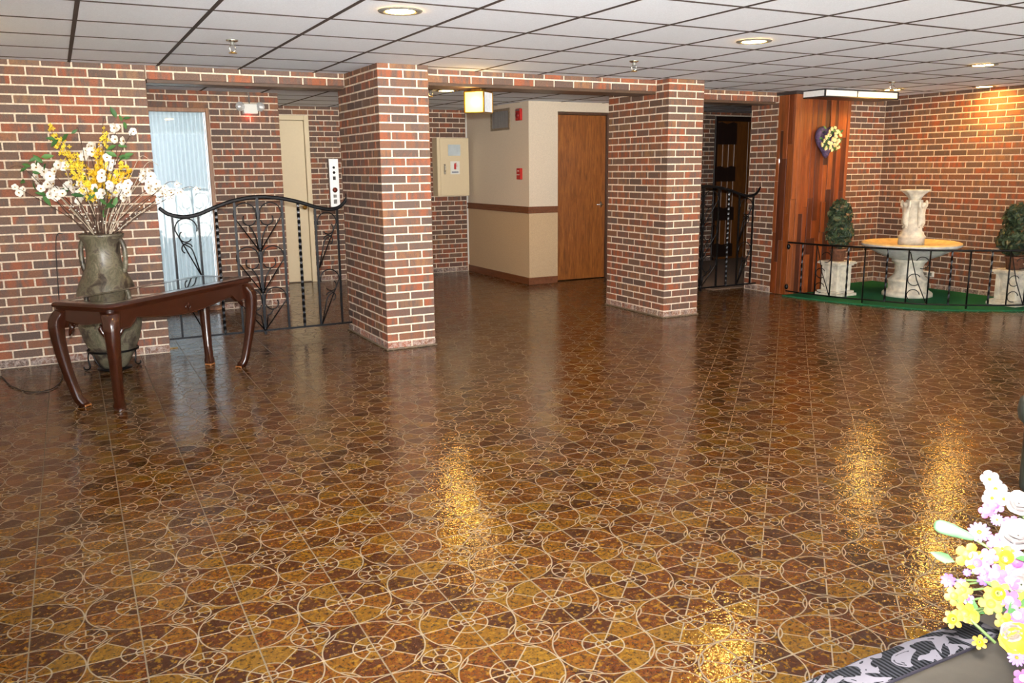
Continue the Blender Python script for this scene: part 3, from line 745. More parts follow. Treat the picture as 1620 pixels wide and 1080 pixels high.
def figure(parent, ang):
    """small carved figure standing against the column with raised arms"""
    J = {'pel': (.085, 0, .86), 'waist': (.088, 0, .90), 'chest': (.092, 0, .945), 'neck': (.095, 0, .985), 'head': (.105, 0, 1.01), 'crown': (.108, 0, 1.03),
         'kneeL': (.105, .03, .81), 'ankL': (.085, .025, .765), 'toeL': (.11, .03, .756), 'kneeR': (.095, -.028, .81), 'ankR': (.08, -.03, .765), 'toeR': (.105, -.035, .756),
         'shL': (.09, .045, .965), 'elL': (.10, .078, .995), 'haL': (.10, .07, 1.055), 'shR': (.09, -.045, .965), 'elR': (.10, -.078, .995), 'haR': (.10, -.07, 1.055)}
    rad = {'pel': .04, 'waist': .036, 'chest': .042, 'neck': .018, 'head': .03, 'crown': .024, 'kneeL': .026, 'ankL': .012, 'toeL': .009, 'kneeR': .026, 'ankR': .012, 'toeR': .009,
           'shL': .021, 'elL': .018, 'haL': .014, 'shR': .021, 'elR': .018, 'haR': .014}
    E = [('pel', 'waist'), ('waist', 'chest'), ('chest', 'neck'), ('neck', 'head'), ('head', 'crown'), ('pel', 'kneeL'), ('kneeL', 'ankL'), ('ankL', 'toeL'), ('pel', 'kneeR'), ('kneeR', 'ankR'), ('ankR', 'toeR'),
         ('chest', 'shL'), ('shL', 'elL'), ('elL', 'haL'), ('chest', 'shR'), ('shR', 'elR'), ('elR', 'haR')]
    ks = list(J); me = bpy.data.meshes.new('carved_figure'); me.from_pydata([J[k] for k in ks], [(ks.index(a), ks.index(b)) for a, b in E], [])
    me.materials.append(M['stone']); o = link('carved_figure', me, parent, (0, 0, 0), (0, 0, ang))
    md = o.modifiers.new('skin', 'SKIN'); md.use_smooth_shade = True
    for i, k in enumerate(ks):
        sv = me.skin_vertices[0].data[i]; sv.radius = (rad[k], rad[k]); sv.use_root = (k == 'pel')
    o.modifiers.new('sub', 'SUBSURF').levels = 2; o.modifiers['sub'].render_levels = 2
    return o
for k in range(3): figure(ft, k * 2 * PI / 3 + 2.4)

# pedestals and topiaries
def pedestal(x0, x1, y0, y1, h, label):
    cx, cy = (x0 + x1) / 2, (y0 + y1) / 2; a = (x1 - x0) / 2
    r = thing('stone_pedestal', label, 'pedestal', (cx, cy, .016), 0, 'white pedestals beside the fountain')
    MB().box(-a - .03, a + .03, -a - .03, a + .03, 0, .03, .003).box(-a - .012, a + .012, -a - .012, a + .012, .03, .055, .006).obj('plinth', M['stone'], r)
    b = a - .02; m = MB().box(-b + .012, b - .012, -b + .012, b - .012, .055, h - .05)
    for sx in (-1, 1):
        for sy in (-1, 1): m.box(min(sx * b, sx * (b - .045)), max(sx * b, sx * (b - .045)), min(sy * b, sy * (b - .045)), max(sy * b, sy * (b - .045)), .055, h - .05, .002)
    for z0, z1 in ((.055, .10), (h - .095, h - .05)):
        for q in (-1, 1):
            m.box(-b + .044, b - .044, min(q * b, q * (b - .02)), max(q * b, q * (b - .02)), z0, z1, .002); m.box(min(q * b, q * (b - .02)), max(q * b, q * (b - .02)), -b + .044, b - .044, z0, z1, .002)
    m.obj('shaft', M['stone'], r)
    for q, rt in ((0, 0), (1, PI / 2), (2, PI), (3, -PI / 2)):
        MB().box(-b + .075, b - .075, -b + .004, -b + .02, .13, h - .125, .004).obj('raised_panel', M['stone'], r).rotation_euler = (0, 0, rt)
    MB().box(-a, a, -a, a, h - .05, h - .03, .006).box(-a - .02, a + .02, -a - .02, a + .02, h - .03, h - .012, .004).box(-a - .01, a + .01, -a - .01, a + .01, h - .012, h, .003).obj('capital', M['stone'], r)
def topiary(x, y, z0, lobes, label):
    r = thing('topiary_shrub', label, 'shrub', (x, y, z0), 0, 'topiary shrubs on the pedestals')
    MB().lathe([(0, 0), (.07, 0), (.085, .11), (.095, .115), (.095, .135), (.08, .135), (.078, .12), (0, .12)], 20).obj('pot', M['terracotta'], r)
    MB().tube([(0, 0, .11), (.006, 0, .3), (0, .004, .55)], [.014, .012, .008], 7).obj('trunk', M['bark'], r)
    m = MB(); rr = random.Random(int(x * 100))
    for (cx, cy, cz, rx, rz, n) in lobes:
        for _ in range(n):
            d = Vector((rr.gauss(0, 1), rr.gauss(0, 1), rr.gauss(0, 1))).normalized(); k = rr.uniform(.62, 1.10)
            c = Vector((cx + d.x * rx * k, cy + d.y * rx * k, cz + d.z * rz * k))
            u = (d + Vector((rr.gauss(0, .6), rr.gauss(0, .6), rr.gauss(0, .6)))).normalized(); v = u.orthogonal().normalized(); v.rotate(Matrix.Rotation(rr.uniform(0, 6.3), 3, u))
            w_ = u.cross(v); L = rr.uniform(.022, .04)
            m.add([c - v * L, c + w_ * L * .5 + u * .006, c + v * L, c - w_ * L * .5 + u * .006], [(0, 1, 2), (0, 2, 3)], smooth=False)
    m.obj('foliage', M['topiary'], r, kind='stuff')
pedestal(7.37, 7.63, 1.85, 2.11, .385, 'white square stone pedestal left of the fountain under a topiary')
pedestal(8.35, 8.61, .44, .70, .365, 'white square stone pedestal right of the fountain at the frame edge')
topiary(7.50, 1.98, .402, [(0, 0, .52, .115, .14, 900), (.01, 0, .32, .135, .16, 1200)], 'dark green topiary shrub left of the fountain before the wood planks')
topiary(8.48, .57, .382, [(0, 0, .50, .13, .16, 1000), (-.01, .01, .30, .155, .15, 1200)], 'dark green topiary shrub right of the fountain at the frame edge')
# outlet low on the right wall
ol = tag(MB().box(RX - .022, RX + .004, 1.73, 1.885, .150, .215, .004).obj('wall_outlet', M['white']), 'small white electrical box low on the brick behind the fountain', 'outlet')
MB().box(RX - .026, RX - .021, 1.75, 1.80, .165, .2, .002).obj('socket_plate', M['grey'], ol); MB().box(RX - .026, RX - .021, 1.815, 1.865, .165, .2, .002).obj('socket_plate', M['grey'], ol)

# ------------------------------------------------------------------ flowers (shared meshes)
def petal_mesh(n, L, W, cup, mi=0, mb=None, z=0, ph=0, r0=.1, curl=0):
    m = mb or MB()
    for k in range(n):
        th = 2 * PI * k / n + ph; c_, s_ = math.cos(th), math.sin(th)
        rows = [(r0 * L, W * .25, 0), (.45 * L, W * .9, .35), (.8 * L, W, .75), (L, W * .35, 1.0)]
        vs = []
        for (rr, wd, t) in rows:
            zz = z + cup * L * t * t + curl * L * max(0, t - .6)
            for q in (-1, 0, 1):
                x, y = rr, q * wd / 2; vs.append((x * c_ - y * s_, x * s_ + y * c_, zz + abs(q) * wd * .12))
        fs = []
        for a in range(3):
            for b in range(2): i = a * 3 + b; fs.append((i, i + 1, i + 4, i + 3))
        m.add(vs, fs, mi)
    return m
FM = {}
FM['blossom'] = petal_mesh(5, .024, .022, .35).ball((0, 0, .003), .005, 6, 4, mi=1).mesh('blossom', [M['petal_white'], M['petal_yellow']])
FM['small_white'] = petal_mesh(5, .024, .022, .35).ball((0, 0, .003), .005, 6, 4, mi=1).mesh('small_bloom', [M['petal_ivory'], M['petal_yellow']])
FM['bloom_cream'] = petal_mesh(5, .024, .022, .3, mb=petal_mesh(5, .017, .016, .8, ph=.5, z=.004)).mesh('bloom', [M['petal_cream']])
FM['daisy'] = petal_mesh(13, .024, .0075, .12).ball((0, 0, .003), .0055, 8, 5, (1, 1, .6), mi=1).mesh('daisy', [M['petal_lilac'], M['petal_yellow']])
FM['starflower'] = petal_mesh(8, .012, .006, .25).ball((0, 0, .002), .0025, 6, 4, mi=1).mesh('star_flower', [M['petal_violet'], M['petal_lilac']])
def rose(mat): return petal_mesh(6, .034, .034, .35, mb=petal_mesh(5, .026, .028, .8, ph=.4, z=.004, mb=petal_mesh(4, .018, .022, 1.4, ph=.9, z=.008))).mesh('rose', [mat])
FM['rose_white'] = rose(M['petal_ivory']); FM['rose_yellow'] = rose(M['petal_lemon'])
def pansy(m1, m2): return petal_mesh(5, .026, .020, .1, mb=petal_mesh(5, .010, .012, .4, mi=1, z=.004)).mesh('pansy', [m1, m2])
FM['pansy_yellow'] = pansy(M['petal_yellow'], M['petal_gold']); FM['pansy_pink'] = pansy(M['petal_pink'], M['petal_white']); FM['pansy_lilac'] = pansy(M['petal_lilac'], M['petal_pink'])
def daff():
    m = petal_mesh(6, .028, .016, .1); m.lathe([(.006, 0), (.009, .01), (.011, .018), (.014, .021)], 12, mi=1, caps=False); return m.mesh('daffodil', [M['petal_yellow'], M['petal_gold']])
FM['daffodil'] = daff()
FM['leaf'] = MB().add([(0, 0, 0), (.018, -.011, .004), (.018, .011, .004), (.036, -.009, .003), (.036, .009, .003), (.055, 0, 0), (.018, 0, 0), (.036, 0, -.001)], [(0, 1, 6), (0, 6, 2), (1, 3, 7, 6), (6, 7, 4, 2), (3, 5, 7), (7, 5, 4)]).mesh('leaf', M['leaf'])
FM['bead'] = MB().ball((0, 0, 0), .0042, 6, 4).mesh('bead', M['white'])
def place(kind, parent, loc, nrm, s=1.0, name=None, spin=None):
    q = Vector(nrm).to_track_quat('Z', 'Y'); e = q.to_matrix() @ Matrix.Rotation(random.uniform(0, 6.3) if spin is None else spin, 3, 'Z')
    o = link(name or FM[kind].name.split('.')[0], FM[kind], parent, loc); o.rotation_euler = e.to_euler(); o.scale = (s, s, s); return o

# wreath on the planks
wr = thing('flower_wreath', 'heart shaped purple wreath with cream flowers on the wood planks', 'wreath', (7.545, PY - .004, 1.72))
hp = []
for i in range(40):
    t_ = 2 * PI * i / 40; hp.append((.0098 * 16 * math.sin(t_) ** 3 * .85 - .02, .0098 * (13 * math.cos(t_) - 5 * math.cos(2 * t_) - 2 * math.cos(3 * t_) - math.cos(4 * t_)) + .01))
MB().tube([(a, -.03, b) for a, b in hp], .034, 8, closed=True).obj('heart_ring', M['purple'], wr)
MB().prism([(a * .8, b * .8) for a, b in hp], -.028, -.01).obj('heart_base', M['purple'], wr)
fr = random.Random(5)
for (a, b) in ((-.10, .035), (-.075, .06), (.035, .075), (.06, .045), (.085, .10), (.13, .06), (.10, .0), (.06, -.05), (.085, -.03), (-.15, -.045), (-.05, -.02), (0, -.03), (.02, -.10), (-.02, .13), (.04, .14), (.0, .02), (.12, -.07), (-.12, -.0), (-.06, .10), (-.09, -.08), (-.03, -.07), (.05, .01), (.11, .09), (-.03, .06), (.08, -.08)):
    place('bloom_cream', wr, (a, -.075 - fr.uniform(0, .02), b), (fr.uniform(-.4, .4), -1, fr.uniform(-.3, .4)), 0.8 + fr.uniform(0, .4))
for _ in range(44): place('leaf', wr, (fr.uniform(-.12, .15), -.06 - fr.uniform(0, .015), fr.uniform(-.12, .14)), (fr.uniform(-.6, .6), -1, fr.uniform(-.6, .6)), 1.1)

# ------------------------------------------------------------------ CONSOLE TABLE
A43 = math.radians(43)
tb = thing('console_table', 'dark mahogany console table with curved legs in front of the vase', 'table', (.38, 1.43, 0), A43)
TL, TW, TH = .70, .235, .68
def table_top():
    m = MB(); ch = .035
    def ring(dx, z): 
        L, W = TL + dx, TW + dx; c = ch
        return [(-L + c, -W, z), (L - c, -W, z), (L, -W + c, z), (L, W - c, z), (L - c, W, z), (-L + c, W, z), (-L, W - c, z), (-L, -W + c, z)]
    rs = [ring(-.03, TH - .052), ring(-.012, TH - .048), ring(-.008, TH - .036), ring(.004, TH - .03), ring(.008, TH - .018), ring(.002, TH - .006), ring(-.008, TH)]
    vs = [q for r in rs for q in r]; fs = []
    for i in range(len(rs) - 1):
        for k in range(8): fs.append((i * 8 + k, i * 8 + (k + 1) % 8, i * 8 + 8 + (k + 1) % 8, i * 8 + 8 + k))
    fs += [tuple(range(8))[::-1]]; k0 = (len(rs) - 1) * 8; m.add(vs, fs, smooth=False)
    # top surface with an inset glass field
    o_ = [vs[k0 + i] for i in range(8)]; L, W = TL - .075, TW - .07
    q_ = [(-L, -W, TH), (L, -W, TH), (L, W, TH), (-L, W, TH)]
    m.add(o_ + q_, [(0, 1, 9, 8), (1, 2, 9), (2, 3, 10, 9), (3, 4, 10), (4, 5, 11, 10), (5, 6, 11), (6, 7, 8, 11), (7, 0, 8)], smooth=False)
    m.box(-L, L, -W, W, TH - .03, TH - .003)
    return m
table_top().obj('top', M['mahogany'], tb)
MB().box(-TL + .085, TL - .085, -TW + .08, TW - .08, TH - .0029, TH - .0004).obj('glass_inset', plain('black_glass', (20, 12, 10), .03, spec=.8), tb)
def apron(L, n=40, drop=.045, mid=.05):
    pts = []
    for i in range(n + 1):
        s = -1 + 2 * i / n; a = abs(s)
        z = TH - .115 - mid * max(0, math.cos(a * PI / 1.5)) ** 1.2 if a < .75 else TH - .115 - .055 * math.sin((a - .75) / .25 * PI) * (1 if a < .92 else .6) - (.02 if a > .93 else 0)
        if a > .93: z -= (a - .93) / .07 * .035
        pts.append((s * L, z))
    return pts
for sg in (-1, 1):
    L = TL - .07; pts = apron(L)
    MB().prism([(-L, TH - .05)] + pts + [(L, TH - .05)], sg * (TW - .035) - .012, sg * (TW - .035) + .012).obj('apron', M['mahogany'], tb)
    MB().tube([(a, sg * (TW - .022), b + .004) for a, b in pts], .005, 6).obj('apron_bead', M['mahogany'], tb)
    W = TW - .05; pts = apron(W, 24, mid=.02)
    MB().prism([(-W, TH - .05)] + pts + [(W, TH - .05)], sg * (TL - .035) - .012, sg * (TL - .035) + .012, lambda a, b, t: (t, a, b)).obj('apron', M['mahogany'], tb)
    m = MB(); Q = lambda a, b: (a, sg * (TW - .020), TH - .10 + b)
    for s2 in (-1, 1): m.tube([Q(s2 * x, z) for x, z in arc(.012, -.018, .012, PI, -1.8, 10)], .004, 5)
    m.tube([Q(0, -.045), Q(0, .01)], .004, 5); m.obj('carved_crest', M['mahogany'], tb)
def leg(sx, sy):
    m = MB(); rows = []
    prof = [(.0, .014, .030), (.035, .018, .033), (.06, .026, .027), (.15, .042, .027), (.25, .057, .029), (.35, .069, .032), (.44, .077, .035), (.52, .079, .039), (.57, .074, .042), (.61, .056, .046), (.635, .036, .048)]
    vs = []; n = 12
    for z, out, hw in prof:
        cx, cy = TL - .098 + out, TW - .098 + out
        if z < .05: cx -= .012 * (1 - z / .05); cy -= .012 * (1 - z / .05)
        for k in range(n):
            th = 2 * PI * k / n + PI / 4; e = 2 / 4.0
            f = lambda v: math.copysign(abs(v) ** e, v)
            vs.append((sx * (cx + hw * f(math.cos(th))), sy * (cy + hw * f(math.sin(th))), z * (TH - .05) / .635))
    N = len(prof); fs = []
    for i in range(N - 1):
        for k in range(n):
            q = (i * n + k, i * n + (k + 1) % n, i * n + n + (k + 1) % n, i * n + n + k); fs.append(q if sx * sy > 0 else q[::-1])
    fs += [tuple(range(n)), tuple(range((N - 1) * n, N * n))]
    m.add(vs, fs); o = m.obj('leg', M['mahogany'], tb)
    # worn block foot and scrolled knee bracket
    c = Vector((sx * (TL - .097), sy * (TW - .097), 0))
    MB().box(c.x - .027, c.x + .027, c.y - .027, c.y + .027, 0, .016, .003).obj('foot_pad', M['frame_wood'], o)
    b = MB(); 
    b.tube([(sx * (TL - .115), sy * (TW - .04), TH - .135), (sx * (TL - .125), sy * (TW - .04), TH - .16), (sx * (TL - .108), sy * (TW - .04), TH - .185), (sx * (TL - .095), sy * (TW - .042), TH - .21)], [.012, .016, .013, .006], 7)
    b.tube([(sx * (TL - .04), sy * (TW - .115), TH - .135), (sx * (TL - .04), sy * (TW - .125), TH - .16), (sx * (TL - .04), sy * (TW - .108), TH - .185), (sx * (TL - .042), sy * (TW - .095), TH - .21)], [.012, .016, .013, .006], 7)
    b.obj('knee_bracket', M['mahogany'], o)
for sx in (-1, 1):
    for sy in (-1, 1): leg(sx, sy)

# ------------------------------------------------------------------ FLOOR VASE with arrangement
VX, VY = .075, 2.12
vs_ = thing('floor_vase', 'tall mottled olive green two handled floor vase behind the console table', 'vase', (VX, VY, 0))
wob = lambda r, z, th: r * (1 + .012 * math.sin(th * 3 + z * 9))
MB().lathe([(0, .03), (.085, .03), (.10, .05), (.145, .14), (.188, .24), (.213, .34), (.219, .43), (.214, .52), (.20, .60), (.182, .66), (.158, .71), (.134, .76), (.119, .82), (.114, .88), (.118, .94), (.136, .98), (.15, 1.0), (.153, 1.015), (.143, 1.02), (.12, .99), (.10, .93), (.095, .80), (0, .70)], 48, fn=wob).obj('body', M['vase'], vs_)
for sg in (-1, 1):
    dv = Vector((.885, -.465, 0)) * sg; pth = smooth([(.115, .985), (.142, .965), (.158, .91), (.160, .84), (.152, .775), (.138, .74)], 5)
    MB().tube([(dv.x * a, dv.y * a, b) for a, b in pth], .018, 8).obj('handle', M['vase'], vs_)
st = thing('vase_stand', 'low black iron ring stand holding the floor vase', 'stand', (VX, VY, 0))
MB().tube([(.172 * math.cos(a), .172 * math.sin(a), .165) for a in [2 * PI * i / 32 for i in range(32)]], .008, 6, closed=True).obj('ring', M['iron'], st)
MB().lathe([(0, .018), (.12, .018), (.12, .028), (0, .028)], 24).obj('base_plate', M['iron'], st)
for k in range(3):
    a = k * 2 * PI / 3 + .6; c_, s_ = math.cos(a), math.sin(a)
    MB().tube([(c_ * r_, s_ * r_, z) for r_, z in smooth([(.09, .022), (.13, .06), (.172, .165), (.19, .09), (.18, .03), (.20, .008), (.225, .012), (.225, .03)], 4)], .006, 6).obj('leg', M['iron'], st)
fa = thing('blossom_arrangement', 'yellow and white silk blossom branches standing in the floor vase', 'flowers', (VX, VY, .9))
rg = random.Random(21)
R3 = Vector((.884, -.467, 0)); F3 = Vector((.467, .884, 0))
def W3(a, z, d=0): q = R3 * a + F3 * d; return (q.x, q.y, z)
# px->arrangement frame: a metres right of the vase axis, z above .9
def branch(a1, z1, d1, rad, mat, bend=0, name='branch'):
    pts = smooth([W3(rg.uniform(-.05, .05), .0, 0), W3(a1 * .25 + bend, z1 * .4, d1 * .3), W3(a1 * .65 + bend, z1 * .75, d1 * .7), W3(a1, z1, d1)], 5)
    MB().tube(pts, [rad * (1 - .6 * i / (len(pts) - 1)) for i in range(len(pts))], 5).obj(name, mat, fa); return pts
wht = [(-.50, .44), (-.42, .58), (-.45, .50), (-.36, .44), (-.30, .42), (-.25, .40), (-.24, .54), (-.18, .48), (-.34, .50), (-.20, .60), (-.13, .42), (-.17, .36), (.05, .70), (.11, .66), (.14, .61), (.22, .87), (.28, .83), (.23, .78), (.10, .52), (.18, .50), (.25, .46), (.13, .42), (.20, .40), (.29, .52), (.36, .54), (.40, .46), (.33, .42), (.44, .42), (-.06, .68), (-.02, .75), (.03, .48), (-.09, .45), (.08, .42), (.48, .40), (.02, .38), (-.12, .52), (-.02, .42), (.16, .46)]
for (a, z) in wht:
    d = rg.uniform(-.12, .12); n = rg.choice((2, 3, 3, 4)) if z < .62 else 2
    pts = branch(a, z, d, .0045, M['pale_bark'] if rg.random() < .45 else M['bark'], rg.uniform(-.03, .03))
    for _ in range(n):
        place('blossom', fa, Vector(W3(a, z, d)) + Vector((rg.uniform(-.035, .035), rg.uniform(-.03, .03), rg.uniform(-.03, .03))), (R3 * rg.uniform(-.8, .8) - F3 + Vector((0, 0, rg.uniform(-.2, .6)))), rg.uniform(.95, 1.5))
for (a, z, a0, z0) in ((-.30, .88, -.12, .5), (-.22, .80, -.10, .5), (.14, .84, .02, .45), (.10, .74, .0, .45), (.22, .62, .05, .42), (.28, .56, .05, .45), (.0, .60, .0, .4), (-.04, .52, -.03, .38), (-.13, .68, -.05, .4), (.06, .66, .02, .4), (.03, .56, .0, .38)):
    d = rg.uniform(-.10, .02); branch(a, z, d, .004, M['bark'])
    m = MB(); N = 46
    for i in range(N):
        t = i / N; c = Vector(W3(a0 + (a - a0) * t, z0 + (z - z0) * t, d * t)) + Vector((rg.gauss(0, .024), rg.gauss(0, .024), rg.gauss(0, .022))) * (1.3 - .7 * t)
        q = Matrix.Translation(c) @ (R3 * rg.uniform(-1, 1) - F3 + Vector((0, 0, rg.uniform(-.5, .8)))).to_track_quat('Z', 'Y').to_matrix().to_4x4()
        pm = petal_mesh(4, .015, .010, .3, mb=MB()); m.add([q @ Vector(v) for v in pm.v], pm.f)
    m.obj('yellow_spray', M['petal_gold'] if rg.random() < .5 else M['petal_lemon'], fa, kind='stuff')
for (a, z) in ((-.29, .62), (-.32, .66), (-.25, .63), (-.45, .56), (-.40, .60), (-.46, .50), (-.31, .40), (-.17, .78), (-.12, .82), (.24, .92), (.26, .90), (.05, .44), (.06, .36), (.05, .30), (.12, .33), (.22, .66), (.28, .66), (-.12, .40), (-.05, .36), (.0, .50), (.20, .74), (-.2, .45), (.16, .38)):
    for _ in range(2): place('leaf', fa, W3(a, z, rg.uniform(-.15, .05)), (R3 * rg.uniform(-1, 1) - F3 * .8 + Vector((0, 0, rg.uniform(-.3, .8)))), rg.uniform(1.0, 1.7))
# long thin twigs with beads, trailing to the right past the wall end
for (a1, z1, d1) in ((.62, .46, 0), (.72, .42, .1), (.55, .36, 0), (.60, .40, .05), (-.16, .30, -.1), (-.62, .58, 0), (.40, .64, 0), (.46, .60, .0), (-.10, .84, 0), (.12, .90, 0)):
    pts = smooth([W3(0, 0, 0), W3(a1 * .3, .16 + z1 * .1, d1 * .3), W3(a1 * .65, z1 * .8 + .02, d1 * .6), W3(a1 * .85, z1 + .02, d1), W3(a1, z1, d1)], 6)
    MB().tube(pts, [.004 * (1 - .65 * i / (len(pts) - 1)) for i in range(len(pts))], 5).obj('twig', M['pale_bark'] if z1 > .58 and a1 > .3 else M['bark'], fa)
    if a1 > .5 or a1 == -.16:
        for p_ in pts[3::2]: place('bead', fa, Vector(p_) + Vector((0, -.008, rg.uniform(-.012, .012))), (0, -1, 0), rg.uniform(1, 1.5))
        if a1 > .5:
            for p_ in pts[16::5]: place('blossom', fa, Vector(p_) + Vector((0, 0, -.012)), (rg.uniform(-.5, .5), -1, rg.uniform(-.6, .3)), .9)
for _ in range(16): place('bead', fa, W3(rg.uniform(-.14, .2), rg.uniform(.12, .34), -.13), (0, -1, 0), 1.3)
# cord behind the vase
cpath = smooth([(-.75, 2.45, .006), (-.66, 2.25, .006), (-.60, 1.95, .006), (-.48, 1.69, .006), (-.36, 1.68, .006), (-.29, 1.9, .006), (-.27, 2.30, .006), (-.25, 2.585, .02), (-.245, 2.585, .5), (-.22, 2.585, .95), (-.17, 2.57, 1.0)], 6)
tag(MB().tube(cpath, .0035, 6).obj('power_cord', M['cord']), 'thin dark power cord looped on the floor beside the vase', 'cord')
tag(MB().box(WX1 + .003, WX1 + .075, 2.74, 2.78, 0.0005, .006, .002).obj('threshold_strip', M['brass']), 'short brass threshold strip on the floor at the wall end', 'strip')

# ------------------------------------------------------------------ CORRIDOR FITTINGS
# emergency light on the lobby wall
el = thing('emergency_light', 'white emergency light with two lamp heads high on the lobby brick', 'light', (1.69, LY, 2.085))
MB().box(-.07, .075, -.075, 0, -.05, .05, .006).obj('housing', M['white'], el)
lens = NT('clear_lens'); lens.set(color=(.9, .92, .92, 1), rough=.08, metal=.6); 
for sg, ang in ((-1, .25), (1, -.35)):
    m = MB()
    fac = lambda r, z, th: r * (1 + .04 * math.cos(th * 10))
    q = MB().lathe([(.0, 0), (.03, .0), (.044, .03), (.048, .045), (.046, .058), (0, .066)], 30, fn=fac)
    q.v = [tuple(Matrix.Rotation(ang, 3, 'Z') @ Vector((x, -z, y)) + Vector((sg * .115, -.03, .02))) for x, y, z in q.v]; q.obj('lamp_head', lens.m, el)
    MB().tube([(sg * .075, -.04, .02), (sg * .10, -.04, .02)], .01, 6).obj('swivel', M['grey'], el)
MB().ball((-.01, -.06, -.052), .008, 8, 5).obj('indicator', M['redled'], el)
MB().tube([(.005, -.012, .05), (.005, -.012, H - 2.085 - .004)], .006, 6).obj('conduit', M['grey'], el)
lamp('indicator_glow', 'POINT', (-.01, -.035, -.075), .25, (1, .1, .06), el, shadow_soft_size=.01)
# call panel
cp = thing('lift_call_panel', 'stainless steel lift call panel on the corridor brick behind the gate', 'panel', (3.07, FY, 1.285))
MB().box(-.065, .065, -.05, 0, -.313, .313, .004).obj('plate', M['steel'], cp)
def disc(mb, x, z, r, y0, y1, n=16): q = MB().lathe([(0, 0), (r, 0), (r, y0 - y1), (0, y0 - y1)], n); mb.v, mb.f, mb.mi, mb.sm = q.v, q.f, q.mi, q.sm; mb.v = [(a + x, y0 - c, b + z) for a, b, c in mb.v]; return mb
disc(MB(), 0, .20, .016, -.05, -.058).obj('key_switch', M['dark'], cp); disc(MB(), 0, .135, .017, -.05, -.058).obj('key_switch', M['dark'], cp)
MB().box(-.018, .018, -.055, -.05, .04, .085, .002).obj('display', M['dark'], cp)
disc(MB(), .002, -.09, .034, -.05, -.054).obj('button_ring', M['chrome'], cp); disc(MB(), .002, -.09, .025, -.05, -.06).obj('call_button', plain('dull_red_button', (126, 52, 40), .4), cp)
MB().box(-.022, .022, -.053, -.05, -.19, -.15, .001).obj('lower_plate', M['grey'], cp); MB().box(-.022, .022, -.053, -.05, -.27, -.215, .001).obj('lower_plate', M['grey'], cp)
# extinguisher cabinet
cab = thing('extinguisher_cabinet', 'cream metal fire extinguisher cabinet on the corridor brick wall', 'cabinet', (4.735, FY, 1.08))
MB().box(-.245, .235, -.17, 0, 0, .79, .004).obj('body', M['cream'], cab)
cdr = MB().box(-.205, .228, -.182, -.17, .008, .782, .003).obj('door', M['cream'], cab)
MB().box(-.085, .10, -.185, -.18, .55, .70, .001).obj('window', plain('cabinet_glass', (186, 198, 204), .1, var=.06, scale=6), cdr)
MB().box(-.155, -.125, -.186, -.182, .30, .44, .002).tube([(-.14, -.185, .32), (-.14, -.21, .34), (-.14, -.21, .40), (-.14, -.185, .42)], .007, 6).obj('pull_handle', M['chrome'], cdr)
stk = MB().box(-.055, .085, -.1845, -.182, .30, .475).obj('sticker', M['white'], cdr)
MB().box(.0, .03, -.1862, -.1845, .365, .435, .004).box(.004, .026, -.1862, -.1845, .435, .447, .002).tube([(.015, -.1856, .447), (.035, -.1856, .455), (.042, -.1856, .44), (.042, -.1856, .40)], .0035, 5).obj('extinguisher_symbol', M['red'], cdr)
MB().box(-.035, .065, -.1855, -.1845, .318, .336).obj('printed_line', plain('blue_grey_print', (120, 130, 150), .6), cdr)
# vent, strobe and pull station on the cream wall left face (x = BX)
vt = thing('wall_vent', 'grey metal air vent high on the cream wall', 'vent', (BX, 5.375, 2.07))
vf = MB()
for a, b, c_, d_ in ((-.27, .27, .105, .135), (-.27, .27, -.135, -.105), (-.27, -.235, -.105, .105), (.235, .27, -.105, .105)): vf.box(-.018, 0, a, b, c_, d_, .003)
vf.obj('vent_frame', plain('vent_frame_tan', (128, 112, 92), .5), vt)
MB().box(-.003, 0, -.235, .235, -.105, .105).obj('backing', M['dark'], vt)
for k in range(13):
    y = -.216 + k * .036; MB().box(-.014, -.003, y - .007, y + .007, -.105, .105, .002).obj('slat', M['steel'], vt)
sb = thing('alarm_strobe', 'square red fire alarm strobe on the cream wall beside the vent', 'alarm', (BX, 4.85, 2.105))
MB().box(-.035, 0, -.062, .062, -.072, .072, .005).obj('housing', M['red'], sb)
q = MB().ball((-.038, 0, -.01), .04, 12, 8, (.6, 1, 1)); q.obj('horn', plain('dark_red_grille', (120, 22, 24), .4), sb); MB().box(-.042, -.034, -.05, .05, .045, .062, .002).obj('lens', M['grey'], sb)
ps = thing('fire_pull_station', 'small red fire alarm pull station on the cream wall', 'alarm', (BX, 4.845, 1.383))
MB().box(-.035, 0, -.05, .05, -.07, .07, .004).obj('housing', M['red'], ps); MB().box(-.042, -.034, -.032, .032, -.016, -.006, .002).obj('pull_bar', M['white'], ps); MB().box(-.038, -.034, -.022, .022, .03, .042, .001).obj('label_plate', M['white'], ps)
# hanging lantern under the middle beam
zb = 32 * PZ - .022
ln = thing('hanging_lantern', 'lit square brass lantern fixed under the middle brick beam', 'lantern', (3.13, 2.12, zb), math.radians(-51))
MB().box(-.05, .05, -.05, .05, -.02, 0, .003).obj('canopy', M['brass'], ln)
MB().box(-.095, .095, -.095, .095, -.032, -.02, .003).obj('cap', M['brass'], ln)
MB().box(-.095, .095, -.095, .095, -.205, -.195, .003).obj('bottom_frame', M['brass'], ln)
for sx in (-1, 1):
    for sy in (-1, 1): MB().box(sx * .09 - .006, sx * .09 + .006, sy * .09 - .006, sy * .09 + .006, -.196, -.03).obj('corner_post', M['brass'], ln)
MB().box(-.083, .083, -.09, -.087, -.195, -.032).obj('glass_panel', M['warmglow'], ln)
MB().box(-.09, -.087, -.083, .083, -.195, -.032).obj('glass_panel', M['warmglow'], ln)
MB().box(.087, .09, -.083, .083, -.195, -.032).obj('glass_panel', plain('pale_reflection_glass', (206, 212, 222), .3, var=.04), ln)  # unlit pane: its blue-white reflection is put into the base colour
